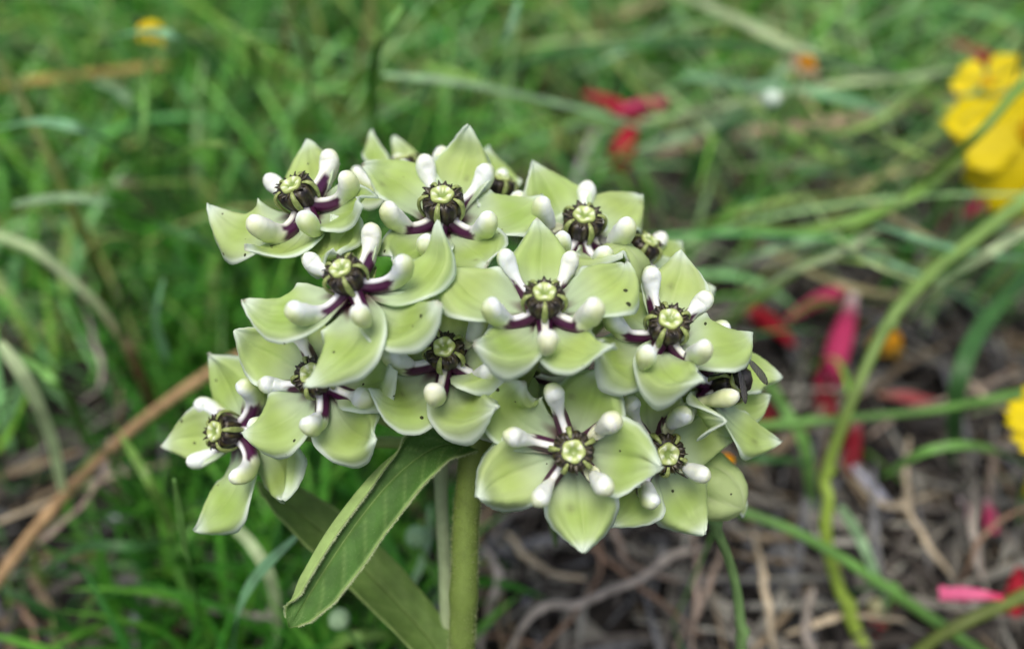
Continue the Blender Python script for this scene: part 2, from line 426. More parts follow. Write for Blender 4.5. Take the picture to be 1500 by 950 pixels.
strand('thick_stem', [(1560, 235, .075), (1500, 292, .072), (1440, 340, .07), (1372, 394, .068), (1318, 450, .065), (1288, 498, .06), (1249, 582, .052), (1228, 640, .045), (1208, 700, .036), (1213, 728, .034), (1211, 790, .026), (1238, 885, .014), (1290, 1000, .002)], 18, lin(132, 164, 88),
       'thick yellow-green stem curving down past the pink fallen tubes', 'stem', kind='stalk', col2=YG)
strand('crossing_stem', [(1560, 60, .1), (1500, 120, .098), (1440, 190, .092), (1380, 243, .08), (1310, 300, .065), (1200, 372, .045), (1090, 450, .02), (1050, 480, .006)], 13, mixc(GR, YG, .4),
       'slender green stem passing in front of the big yellow flower', 'stem', kind='stalk')
strand('slanting_stalk', [(1010, 728, .03), (1070, 745, .034), (1150, 772, .034), (1230, 815, .03), (1310, 868, .024), (1400, 930, .014), (1480, 985, .004)], 16, GR,
       'green stalk slanting down right below the blooms, crossing behind the thick stem', 'stalk', kind='stalk')
strand('corner_stalk', [(1580, 830, .03), (1500, 872, .03), (1430, 902, .028), (1360, 942, .022), (1290, 1000, .01)], 18, OL,
       'olive stalk under the pink-and-white fallen tube', 'stalk', kind='stalk')
strand('level_stem', [(1100, 625, .03), (1180, 618, .034), (1250, 612, .036), (1370, 600, .038), (1500, 575, .036), (1580, 560, .03)], 13, GR,
       'thin level green stem behind the thick yellow-green stem', 'stem', kind='stalk')
strand('curling_stem', [(1030, 735, .0, .139), (1045, 765, .0, .143), (1066, 815, .0, .15), (1080, 870, .0, .157), (1086, 950, .0, .166), (1084, 1060, .0, .19)], 15, mixc(GR, PG, .3),
       'soft green stem curling down from under the drooping green bud', 'stem', kind='stalk')
strand('forked_blade', [(1560, 340, .04), (1500, 405, .045), (1440, 475, .045), (1405, 555, .04), (1395, 650, .02), (1400, 700, .004)], 22, DG,
       'dark green blade bending down right of the thick stem', 'blade')

green_paths = [
 [(130, 75, .06), (190, 52, .075), (250, 52, .08), (300, 82, .07), (335, 128, .05)], [(330, 48, .07), (358, 52, .075), (372, 80, .07), (374, 130, .05)],
 [(140, 120, .05), (175, 135, .055), (200, 165, .05), (215, 210, .03)], [(0, 640, .04), (30, 560, .045), (-10, 500, .05)],
 [(0, 500, .05), (40, 560, .045), (75, 640, .035), (95, 730, .02)], [(30, 520, .05), (80, 560, .05), (110, 600, .04), (130, 660, .02)],
 [(190, 400, .06), (180, 450, .05), (175, 520, .035), (160, 620, .01)], [(240, 410, .05), (230, 470, .04), (245, 530, .03)],
 [(620, 95, .06), (720, 130, .06), (800, 170, .05), (870, 240, .03)], [(560, 110, .07), (660, 120, .07), (760, 140, .065), (900, 175, .05), (1010, 215, .03)],
 [(690, 118, .05), (800, 85, .06), (920, 68, .065), (1060, 66, .06), (1200, 88, .055), (1330, 110, .05), (1420, 125, .03)],
 [(870, 190, .03), (980, 172, .04), (1090, 150, .048), (1220, 125, .05), (1340, 112, .05), (1430, 98, .04)],
 [(990, -10, .06), (1080, 30, .06), (1170, 75, .055), (1260, 105, .05), (1380, 118, .03)], [(1130, -15, .06), (1210, 18, .06), (1280, 55, .055), (1340, 80, .04)],
 [(1000, 110, .05), (1080, 125, .05), (1160, 130, .05), (1280, 160, .045), (1360, 200, .03)], [(1080, 140, .05), (1150, 190, .045), (1220, 240, .04), (1280, 300, .02)],
 [(860, 250, .02), (960, 215, .035), (1050, 180, .04), (1130, 120, .05), (1190, 60, .05)], [(1480, 130, .06), (1500, 70, .07), (1520, 0, .08)],
 [(1180, 180, .04), (1230, 215, .045), (1290, 260, .04), (1370, 360, .02)], [(1060, 470, .02), (1140, 410, .04), (1230, 370, .05), (1300, 330, .05)],
 [(1110, 540, .02), (1150, 600, .025), (1180, 660, .02), (1190, 760, .004)], [(1280, 330, .05), (1330, 345, .055), (1420, 370, .05), (1510, 380, .04)],
 [(1080, 330, .04), (1160, 340, .045), (1260, 320, .05), (1350, 280, .055), (1420, 220, .05)], [(1040, 400, .03), (1120, 370, .04), (1200, 350, .04), (1280, 345, .03)],
 [(1230, 740, .02), (1260, 790, .025), (1280, 840, .02), (1300, 900, .008)], [(1060, 680, .02), (1120, 672, .03), (1190, 680, .02)],
 [(330, 760, .03), (370, 800, .03), (400, 860, .025), (410, 960, .01)], [(300, 960, .004), (290, 880, .03), (270, 790, .05), (255, 700, .06)],
 [(340, 980, .01), (350, 900, .035), (380, 840, .045), (440, 780, .05)], [(180, 640, .04), (215, 700, .04), (245, 760, .03), (260, 840, .01)],
 [(460, 980, .01), (500, 940, .02), (560, 930, .02), (620, 950, .01)], [(560, 900, .02), (600, 860, .03), (625, 800, .035), (630, 740, .03)],
 [(70, 830, .02), (130, 800, .03), (200, 800, .03), (260, 790, .02)], [(400, 20, .09), (440, 50, .08), (455, 110, .06), (450, 170, .04)],
 [(590, 10, .09), (560, 60, .085), (545, 130, .07), (550, 200, .04)], [(760, 0, .08), (740, 60, .075), (700, 130, .06), (640, 200, .03)],
 [(-10, 190, .06), (60, 180, .07), (130, 195, .07), (190, 225, .05)], [(240, 240, .06), (290, 215, .07), (340, 215, .07), (390, 240, .05)],
 [(20, 300, .06), (90, 290, .06), (170, 300, .055), (240, 330, .03)], [(230, 330, .05), (290, 350, .05), (340, 390, .04), (360, 450, .01)],
 [(1330, 470, .04), (1380, 420, .05), (1450, 370, .06), (1520, 330, .06)], [(1290, 700, .02), (1360, 660, .03), (1440, 655, .03), (1520, 690, .02)],
]
gcols = [(BG, 'bluish green'), (GR, 'mid green'), (PG, 'pale grey-green'), (DG, 'dark green'), (mixc(BG, PG, .4), 'milky blue-green'), (mixc(GR, YG, .3), 'yellowish green')]
for i, p in enumerate(green_paths):
    c_, cn = gcols[(i*5+i//6) % 6]; wd = ('broad', 'narrow', 'medium-wide', 'very thin')[i % 4]
    lb = f'{wd} {cn} grass blade arching in the blurred meadow around the bloom'
    p = [(a, b, h*1.35) for a, b, h in p]
    strand('grass_blade', p, (17, 13, 15, 11)[i % 4], c_, lb, 'grass blade', f'{wd} {cn} blades')
fr = random.Random(23)
fine = [(lin(176, 200, 140), 'pale green'), (lin(150, 182, 96), 'yellow-green'), (lin(134, 182, 140), 'mint green'), (lin(182, 176, 130), 'straw-coloured')]
for i in range(44):                 # long fine blades criss-crossing over the right-hand litter
    x0, y0 = fr.uniform(660, 1480), fr.uniform(-10, 420 if i % 3 else 640); L_ = fr.uniform(180, 420); an = math.radians(fr.choice((fr.gauss(-12, 14), fr.gauss(22, 16), fr.gauss(150, 12)))); bd = fr.uniform(-50, 50); hh = fr.uniform(.03, .075)
    p = [(x0+L_*t*math.cos(an)-bd*math.sin(math.pi*t)*math.sin(an), y0-L_*t*math.sin(an)-bd*math.sin(math.pi*t)*math.cos(an), hh*(.25+.75*math.sin(math.pi*min(1, .12+t*.8)))) for t in (0, .25, .5, .75, 1)]
    c_, cn = fine[i % 4]; mid_ = p[2]
    if 300 < mid_[0] < 1120 and mid_[1] > 190: continue
    strand('fine_grass_blade', p, fr.uniform(7, 10.5), c_, f'long fine {cn} grass blade criss-crossing over the litter beside the fallen tubes', 'grass blade', f'fine {cn} blades over the litter')
dry_paths = [
 [(730, 980, .01), (785, 895, .02), (850, 882, .022), (925, 852, .022), (990, 812, .02), (1040, 800, .01)],
 [(1016, 770, .02), (1021, 860, .02), (1012, 960, .012)], [(1105, 780, .02), (1122, 870, .02), (1136, 970, .01)],
 [(820, 745, .02), (890, 820, .02), (960, 875, .018), (1030, 930, .01)], [(705, 800, .02), (730, 840, .02), (715, 900, .015), (700, 960, .01)],
 [(1060, 800, .014), (1040, 850, .016), (1020, 900, .014), (980, 960, .006)], [(1330, 640, .02), (1328, 730, .022), (1355, 790, .02), (1400, 850, .012)],
 [(1540, 735, .03), (1470, 758, .03), (1430, 800, .026), (1405, 860, .014)], [(1430, 700, .02), (1425, 770, .02), (1440, 850, .012)],
 [(870, 690, .012), (900, 780, .016), (930, 830, .016), (1000, 850, .01)], [(740, 780, .012), (790, 830, .014), (860, 850, .014)],
 [(780, 960, .012), (840, 900, .014), (880, 830, .014), (870, 770, .01)], [(1190, 860, .012), (1180, 920, .012), (1200, 980, .008)],
 [(160, 640, .03), (152, 690, .032), (115, 745, .03), (60, 790, .024), (0, 820, .015)], [(-20, 770, .01), (60, 740, .012), (160, 700, .014), (270, 670, .012)],
 [(20, 880, .01), (40, 900, .012), (60, 960, .01)], [(120, 590, .02), (150, 560, .03), (140, 500, .035), (120, 440, .03)],
 [(1270, 640, .01), (1330, 600, .014), (1400, 580, .014), (1490, 540, .01)], [(1420, 560, .012), (1460, 590, .012), (1520, 600, .01)],
 [(1020, 270, .01), (1110, 265, .02), (1220, 240, .02)], [(1330, 300, .012), (1350, 400, .014), (1330, 470, .01)], [(930, 300, .012), (990, 330, .016), (1060, 340, .012)],
 [(1150, 930, .01), (1240, 900, .012), (1330, 910, .01)], [(760, 250, .02), (800, 290, .02), (850, 330, .012)], [(100, 300, .03), (160, 270, .035), (220, 265, .03)],
 [(1460, 640, .012), (1450, 720, .012), (1480, 800, .01)], [(1380, 720, .01), (1300, 740, .012), (1250, 700, .01)], [(640, 960, .01), (720, 930, .012), (800, 950, .01)],
]
for i, p in enumerate(dry_paths):
    strand('dry_strand', p, (13, 9, 11, 7)[i % 4], [GY, mixc(GY, BR, .4), mixc(ST, GY, .5), mixc(BR, GY, .25)][i % 4],
           ('thick pale grey', 'thin brownish', 'mid-width straw-grey', 'finest brown')[i % 4]+' dry strand curled over the dark soil', 'dry strand', ('pale grey', 'thin brownish', 'straw-grey', 'fine brown')[i % 4]+' dry strands on the soil', kind='stalk', mat=M_DRY)

# stones in the litter
def stone(px, py, wpx, col):
    c = G(px, py, .002); r = .5*wpx*depth_of(c)/FPX; s = random.random()*9
    mb = MB().blob((0, 0, 0), 1, col, 14, 9)
    for i, v in enumerate(mb.v):
        k = 1+.16*math.sin(3*v.x+s)+.12*math.sin(5*v.y+2*s)+.1*math.sin(4*v.z+s*3)
        mb.v[i] = Vector((v.x*r*k, v.y*r*.8*k, v.z*r*.55*k))
    link('stone', mb.mesh('stone'), M_STONE, M=at(c)@Matrix.Rotation(s, 4, 'Z'), label='small blue-grey stone half sunk in the litter', cat='stone', group='small stones in the litter')
for a in [(195, 845, 60), (175, 590, 34), (140, 690, 40), (20, 480, 30), (765, 880, 26), (1360, 25, 40), (1100, 300, 22), (215, 905, 50), (1180, 290, 20), (640, 870, 24), (1270, 700, 34), (170, 760, 34), (560, 880, 22)]:
    stone(*a, mixc(lin(150, 154, 168), lin(120, 116, 116), random.random()))

# ------------------------------------------------------------------ fallen flower tubes, daisies, yellow flowers
def tube_flower(px, py, h, ang, lpx, wpx, c1, c2, label, flare=.45):
    """fallen trumpet: narrow neck, swelling throat, five small lobes"""
    c = G(px, py, h); d = depth_of(c); k = d/FPX
    dx, dy = .5*lpx*math.cos(math.radians(ang)), .5*lpx*math.sin(math.radians(ang))
    e0, e1 = G(px-dx, py+dy, h+.002), G(px+dx, py-dy, max(h-.002, .003)); T = e1-e0; L = T.length; T = T.normalized(); r = .5*wpx*k*.74
    S = T.cross(Vector((0, 0, 1))).normalized(); N = S.cross(T)
    root = MB(); n = 20; m = 14
    prof = [(0, .42), (.12, .5), (.4, .8), (.7, 1.05), (.9, 1.0), (1, .92)]
    V = []; C = []; F = []
    for i in range(m+1):
        t = i/m; rr = r*interp(prof, t); ctr = T*(t-.5)*L + N*math.sin(t*math.pi)*r*.35
        for j in range(n):
            a = 2*math.pi*j/n; lob = 1+.06*math.cos(5*a)*t
            V.append(ctr+(S*math.cos(a)+N*math.sin(a)*.8)*rr*lob); C.append(mixc(c2, c1, sstep(.0, .45, t)))
    for i in range(m):
        for j in range(n):
            a = i*n+j; b = i*n+(j+1) % n; F.append((a, b, b+n, a+n))
    F.append(tuple(range(n))[::-1])
    o = link('fallen_flower', mesh_from('corolla_tube', V, F, C), M_FLORET, M=at(c), label=label, cat='fallen flower')
    for q in range(5):
        a = 2*math.pi*q/5+.3; D = (S*math.cos(a)+N*math.sin(a)*.8); side = T.cross(D).normalized()
        grid = []; cols = []
        for i in range(6):
            t = i/5; pc = T*.5*L*(1+.0)+D*r*.86 + T*L*.14*math.sin(t*1.4) + D*r*flare*.55*t*t
            ww = r*.5*interp([(0, .9), (.5, 1), (.85, .7), (1, .2)], t)
            grid.append([pc+side*ww*v for v in (-1, -.4, .4, 1)]); cols.append([c1]*4)
        V, F, C = solid_sheet(grid, cols, .00025)
        link('lobe', mesh_from('lobe', V, F, C), M_FLORET, parent=o, M=at(c))
    return o
RED = lin(170, 30, 48); PINK = lin(208, 66, 114); DRED = lin(128, 20, 34); WHT = lin(226, 214, 214); MAG = lin(176, 36, 92)
tube_flower(892, 156, .05, -28, 82, 38, RED, mixc(RED, PINK, .3), 'fallen red tube flower lying crosswise above the grey twig')
tube_flower(936, 158, .052, 10, 56, 30, PINK, PINK, 'short pink fallen tube beside the red one above the grey twig')
tube_flower(918, 208, .045, -110, 50, 46, RED, DRED, 'stubby bright red fallen tube just right of the grey twig')
tube_flower(1418, 76, .05, -25, 64, 32, lin(190, 36, 62), DRED, 'red fallen tube behind the big yellow flower')
tube_flower(1190, 448, .016, 28, 80, 34, PINK, PINK, 'pink fallen tube pointing up right above the dark-red ones')
tube_flower(1135, 483, .014, 140, 66, 40, RED, mixc(RED, DRED, .5), 'red fallen tube touching the lower end of a pink one')
tube_flower(1236, 483, .018, -106, 112, 44, PINK, WHT, 'pink fallen tube with a whitish upper end beside the orange seed head')
tube_flower(1204, 582, .01, -80, 64, 46, DRED, DRED, 'dark red fallen tube left of the thick yellow-green stem')
tube_flower(1250, 648, .01, -100, 80, 34, DRED, mixc(DRED, WHT, .3), 'dark crimson fallen tube in the litter right of the thick stem')
tube_flower(1112, 602, .012, -60, 58, 44, lin(106, 16, 26), DRED, 'dark red fallen tube half hidden behind the bloom with the fly')
tube_flower(1440, 305, .02, 20, 80, 36, MAG, DRED, 'magenta fallen tube under the big yellow flower')
tube_flower(1322, 584, .012, -10, 70, 30, lin(190, 96, 96), lin(160, 120, 100), 'faded pink fallen tube right of the thick stem')
tube_flower(1428, 872, .034, 176, 84, 30, lin(226, 110, 150), lin(196, 40, 86), 'pale pink and white fallen tube resting by the olive stalk')
tube_flower(1448, 752, .016, -80, 46, 26, PINK, lin(220, 190, 190), 'small pink fallen tube among the grey straw')
tube_flower(1412, 742, .014, -60, 30, 20, lin(216, 160, 176), WHT, 'tiny pale pink fallen tube among the grey straw')
tube_flower(1488, 862, .014, -100, 64, 38, RED, DRED, 'red fallen tube behind the olive stalk')
tube_flower(1282, 915, .008, -60, 44, 26, RED, DRED, 'small red fallen tube beside the foot of the thick stem')
tube_flower(1275, 715, .01, -52, 84, 28, lin(170, 172, 186), lin(190, 190, 200), 'bleached grey-white fallen tube in the litter right of the thick stem')

def bud_ball(px, py, h, wpx, col, label, name='flower_bud', stem_to=None):
    c = G(px, py, h); r = .5*wpx*depth_of(c)/FPX
    mb = MB().blob((0, 0, 0), (r, r, r*.9), lambda d: tuple(x*(1+.12*math.sin(5*math.atan2(d.y, d.x))) for x in col), 20, 12)
    o = link(name, mb.mesh('bud'), M_FLORET, M=at(c), label=label, cat='bud')
    g = Vector((c.x+.004, c.y+.006, ground_h(c.x, c.y))); mid = (c+g)/2+Vector((.003, 0, .004))
    link('stem', MB().tube(catmull([g-c, mid-c, Vector((0, 0, -r*.6))], 12), r*.2, GR, 7).mesh('stem'), M_STEM, parent=o, M=at(c))
    for q in range(5):
        a = q*1.2566; mb = MB(); d0 = Vector((math.cos(a), math.sin(a), 0))
        grid = [[(d0*math.sin(t*1.5)*r*1.04 - Vector((0, 0, 1))*math.cos(t*1.5)*r*.95) + Vector((-d0.y, d0.x, 0))*v*r*.3*(1-t*.8) for v in (-1, 0, 1)] for t in (0, .33, .66, 1)]
        V, F, C = solid_sheet(grid, [[mixc(col, GR, .6)]*3]*4, r*.05)
        link('sepal', mesh_from('sepal', V, F, C), M_LEAF, parent=o, M=at(c))
bud_ball(1130, 145, .09, 30, lin(206, 224, 206), 'round white bud where pale grass blades cross')
bud_ball(610, 785, .055, 34, lin(150, 186, 140), 'round pale green bud beside the pale thin stem')
bud_ball(497, 906, .05, 32, lin(150, 180, 140), 'round pale green bud right of the hairy leaf tip')
bud_ball(1285, 890, .01, 28, lin(200, 196, 150), 'cream bud beside the foot of the thick stem')
bud_ball(1103, 305, .02, 26, lin(180, 196, 200), 'small bluish white bud right of the topmost blooms')

def ray_flower(name, centre, axis, R_, nray, col, cd, rd, label, cat, roll=0., wfac=.42, seed=0, stem=None, lobes=True, reflex=.1, lens=None):
    rnd = random.Random(seed); axis = axis.normalized()
    ref = Vector((0, 0, 1)) if abs(axis.z) < .9 else Vector((0, 1, 0))
    X = (ref-axis*ref.dot(axis)).normalized(); Y = axis.cross(X)
    mb = MB(); Mr = Matrix((X, Y, axis)).transposed()
    mb.blob((0, 0, 0), (rd, rd, rd*.6), lambda d: tuple(x*(.8+.3*d.z) for x in cd), 20, 10, Mr)
    for q in range(60):                     # disc florets
        a = q*2.39996; rr = rd*.95*math.sqrt(q/60); z = rd*.6*math.sqrt(max(0, 1-(rr/rd)**2))
        mb.blob(X*rr*math.cos(a)+Y*rr*math.sin(a)+axis*z, rd*.09, tuple(x*rnd.uniform(.8, 1.25) for x in cd), 6, 4)
    o = link(name, mb.mesh('flower_disc'), M_FLORET, M=at(centre), label=label, cat=cat)
    for q in range(nray):
        a = roll+2*math.pi*q/nray+rnd.uniform(-.2, .2); D = X*math.cos(a)+Y*math.sin(a); S = axis.cross(D)
        L = R_*rnd.uniform(.85, 1.08)*(lens[q] if lens else 1); W = R_*wfac*rnd.uniform(.85, 1.1); lift = rnd.uniform(-.3, .35)-reflex; tw = rnd.uniform(-.6, .6)
        grid = []; cols = []; m, n = 14, 9
        for i in range(m+1):
            t = i/m; ww = W*interp([(0, .22), (.25, .55), (.6, .98), (.85, 1), (1, .82)], t)
            row = []
            for j in range(n):
                v = -1+2*j/(n-1)
                notch = (.10*(math.cos(3*math.pi*v)) - .06*v*v) if lobes else -.35*v*v
                u = t*(1+notch*t*t)
                z = lift*L*t + .1*W*math.cos(3*math.pi*v)*t*.5 + tw*v*ww*t - .16*L*t*t
                row.append(D*(rd*.7+u*(L-rd*.7))+S*v*ww+axis*z)
            grid.append(row); cols.append([mixc(tuple(x*.8 for x in col), col, t)]*n)
        V, F, C = solid_sheet(grid, cols, R_*.012)
        link('ray_petal', mesh_from('ray_petal', V, F, C), M_FLORET, parent=o, M=at(centre))
    if stem:
        pts = catmull([Vector((0, 0, 0))-axis*rd*.3]+[Vector(p)-centre for p in stem], 20)
        link('stem', MB().tube(pts, rd*.22, GR, 8).mesh('stem'), M_STEM, parent=o, M=at(centre))
    return o
YEL = lin(226, 206, 2); ORG = lin(214, 170, 10)
c = G(1446, 120, .078); k = depth_of(c)/FPX
ray_flower('yellow_flower', c, cdir(-.15, .55, .8), 50*k, 5, lin(228, 208, 10), ORG, 10*k, 'half-closed little yellow flower on top of the big yellow one', 'flower', roll=.5, wfac=.34, seed=12, reflex=-.3,
           stem=[c+Vector((.004, .01, -.02)), Vector((c.x+.02, c.y+.03, 0))])
c = G(1518, 194, .075); k = depth_of(c)/FPX
ray_flower('yellow_flower', c, cdir(-.25, .3, .9), 116*k, 8, YEL, ORG, 26*k, 'big yellow flower with lobed broad petals behind the slender green stem', 'flower', roll=.35, wfac=.44, seed=3,
           stem=[c+Vector((.01, .02, -.03)), Vector((c.x+.02, c.y+.03, 0))])
c = G(1572, 628, .05); k = depth_of(c)/FPX
ray_flower('yellow_flower', c, cdir(-.2, .5, .8), 84*k, 8, YEL, ORG, 22*k, 'yellow flower at the end of the thin level stem', 'flower', roll=.2, wfac=.42, seed=5,
           stem=[c+Vector((.01, .01, -.02)), Vector((c.x+.02, c.y+.02, 0))])
c = G(1545, 722, .03); k = depth_of(c)/FPX
ray_flower('yellow_flower', c, cdir(-.3, .5, .8), 40*k, 8, YEL, ORG, 12*k, 'smaller yellow flower low beneath another yellow flower', 'flower', roll=.2, wfac=.42, seed=8,
           stem=[c+Vector((.0, .01, -.01)), Vector((c.x+.01, c.y+.01, 0))])
c = G(221, 44, .10); k = depth_of(c)/FPX
o = ray_flower('yellow_flower', c, cdir(0, .75, .65), 25*k, 14, lin(226, 206, 60), lin(222, 202, 2), 19*k, 'small round yellow flower head on a straight stem above the left grass', 'flower', wfac=.2, seed=2, lobes=False, reflex=.3,
           stem=[P(214, 120, depth_of(c)+.005), P(210, 230, depth_of(c)+.01), G(208, 300, 0)])
link('dark_bract', MB().blob((0, 0, 0), (7*k, 9*k, 6*k), lin(24, 26, 24), 10, 7).mesh('dark_bract'), M_STEM, parent=o, M=at(P(203, 33, depth_of(c)+.001)))
c = G(1182, 93, .085); k = depth_of(c)/FPX
ray_flower('seed_head', c, cdir(.2, .5, .8), 27*k, 12, lin(172, 150, 120), lin(196, 136, 20), 14*k, 'small brown and orange seed head with faded papery petals in the upper grass', 'seed head', wfac=.24, seed=4, lobes=False, stem=[c+Vector((0, .01, -.02)), Vector((c.x, c.y+.02, 0))])
c = G(1300, 498, .02); k = depth_of(c)/FPX
ray_flower('seed_head', c, cdir(-.1, .6, .7), 27*k, 9, lin(190, 150, 50), lin(206, 150, 20), 20*k, 'orange seed head behind the thick yellow-green stem', 'seed head', wfac=.25, seed=6, lobes=False, stem=[c+Vector((0, .01, -.01)), Vector((c.x, c.y+.015, 0))])
c = P(1066, 672, .172); k = depth_of(c)/FPX
ray_flower('white_daisy', c, cdir(.4, .8, .3), 26*k, 11, lin(232, 230, 220), lin(226, 160, 20), 11*k, 'little white daisy with orange centre peeping out behind the lowest right bloom', 'daisy', wfac=.3, seed=9, lobes=False, reflex=.6, stem=[P(1064, 730, .176), Vector((c.x, c.y+.01, 0))])

# ------------------------------------------------------------------ the milkweed
D0 = .12
plant_base = Vector((P(672, 1000, .14).x, .038, 0))
plant = link('milkweed_plant', None, None, M=at(plant_base), label='pale green milkweed with a round cluster of white-hooded purple-marked flowers', cat='milkweed')
PB = plant
UC = P(700, 640, .1385)            # where the flower stalks spring

def hit(px, py, O, L, n, elev):
    """point on that sight line that best suits the organ's length and its rise above the flower's plane"""
    d = ray(px, py).normalized(); t0 = (O-CAM).dot(d); best = None
    for q in range(-120, 121):
        p = CAM+d*(t0+q*.00018); v = p-O; l = v.length
        e = math.asin(max(-1, min(1, v.dot(n)/max(l, 1e-9))))
        c = ((l/L-1)/.13)**2+((e-elev)/.30)**2
        if best is None or c < best[0]: best = (c, p)
    return best[1]

PPROF = [(0, .34), (.12, .54), (.3, .84), (.45, .99), (.56, 1.0), (.68, .86), (.79, .62), (.88, .37), (.95, .17), (1, .025)]
def make_petal(O, n, tip, mid, W, opt, rnd):
    v0 = tip-O; D = (v0-n*v0.dot(n)).normalized()
    P0 = O+D*.0014-n*.0006
    L = v0.length
    if mid is None: mid = (P0+tip)/2 + n*(-.05*L)*opt.get('bow', 1)
    ctl = 2*mid-.5*(P0+tip)
    m, nn = 28, 27
    cn = [rnd.uniform(-1, 1) for _ in range(nn)]; cn = [(cn[max(0, q-1)]+2*cn[q]+cn[min(nn-1, q+1)])/4 for q in range(nn)]
    bru = (rnd.uniform(.5, .9), rnd.uniform(-.6, .6), rnd.uniform(.03, .07)) if rnd.random() < .3 else None; brown = rnd.uniform(.3, .7) if rnd.random() < .2 else 0
    cupL = opt.get('cupL', opt.get('cup', rnd.uniform(.08, .38))); cupR = opt.get('cupR', opt.get('cup', rnd.uniform(.08, .38)))
    roll = opt.get('roll', rnd.uniform(.4, 1.3)); curl = opt.get('curl', rnd.uniform(-.06, .15)); wav = rnd.uniform(.08, .2); hook = rnd.uniform(-.07, .07); ph = rnd.uniform(0, 6)
    tw = opt.get('twist', rnd.uniform(-.12, .12)); skew = rnd.uniform(-.08, .08)
    grid = []; cols = []
    ag = rnd.random(); cA = mixc((.49, .63, .29), (.58, .69, .40), ag); cB = mixc((.37, .54, .11), (.46, .59, .16), rnd.random()); cBase = (.52, .66, .43); rim = (.78, .88, .77)
    rollside = [roll*rnd.uniform(.3, 1.2), roll*rnd.uniform(.3, 1.2)]
    for i in range(m+1):
        u = i/m; uu = u
        C_ = (1-uu)**2*P0+2*uu*(1-uu)*ctl+uu*uu*tip
        T = (2*(1-uu)*(ctl-P0)+2*uu*(tip-ctl)).normalized()
        S = n.cross(T); S = S.normalized(); N = T.cross(S)
        a = tw*u; S, N = S*math.cos(a)+N*math.sin(a), N*math.cos(a)-S*math.sin(a)
        ww = W*interp(PPROF, u); row = []; crow = []
        C_ = C_ + N*curl*L*sstep(.72, 1, u) + S*hook*L*sstep(.68, 1, u)**2
        for j in range(nn):
            v = -1+2*j/(nn-1); av = abs(v)
            cup = cupL if v < 0 else cupR
            z = cup*ww*(av**1.8)*(1-.45*sstep(.6, 1, u))
            z -= rollside[0 if v < 0 else 1]*ww*sstep(.72, 1.05, av)*sstep(.4, .75, u)
            z += wav*W*math.sin(7*u+ph+(2 if v > 0 else 0))*av**3 + .03*W*math.sin(3*v+ph)*math.sin(5*u)
            z += .014*W*cn[j]*sstep(.05, .25, u)*(1-sstep(.75, 1, u)); z -= .05*W*math.exp(-(v/.09)**2)*sstep(0, .3, u)*(1-sstep(.7, 1, u))      # vein furrow
            lat = v*(1-.06*av*cup) + skew*math.sin(math.pi*u)
            row.append(C_+S*lat*ww+N*z)
            c = mixc(cBase, cA, sstep(.1, .55, u)); c = mixc((.10, .03, .05), c, sstep(.04, .20+.06*math.sin(9*v+ph), u))
            c = mixc(c, cB, .9*math.exp(-((u-.62)/.22)**2)*(1-sstep(.3, .9, av)) + .45*math.exp(-((av-.72)/.16)**2)*sstep(.25, .6, u)*(1-sstep(.8, .95, u)))
            c = mixc(c, rim, max(.95*sstep(.84, .96, av)*sstep(.2, .5, u), .85*sstep(.84, .98, u)))
            st = 1+.085*cn[j]*sstep(.05, .25, u)*(1-sstep(.75, 1, u))+.02*math.sin(21*u+7*v+ph)
            if bru: c = mixc(c, (.20, .24, .09), .6*math.exp(-((u-bru[0])/bru[2])**2-((v-bru[1])/(bru[2]*2.5))**2))
            if brown: c = mixc(c, (.30, .22, .10), brown*sstep(.955, 1, u))
            crow.append(tuple(x*st for x in c))
        grid.append(row); cols.append(crow)
    V, F, C = solid_sheet(grid, cols, .00042)
    return mesh_from('petal', [v-O for v in V], F, C)

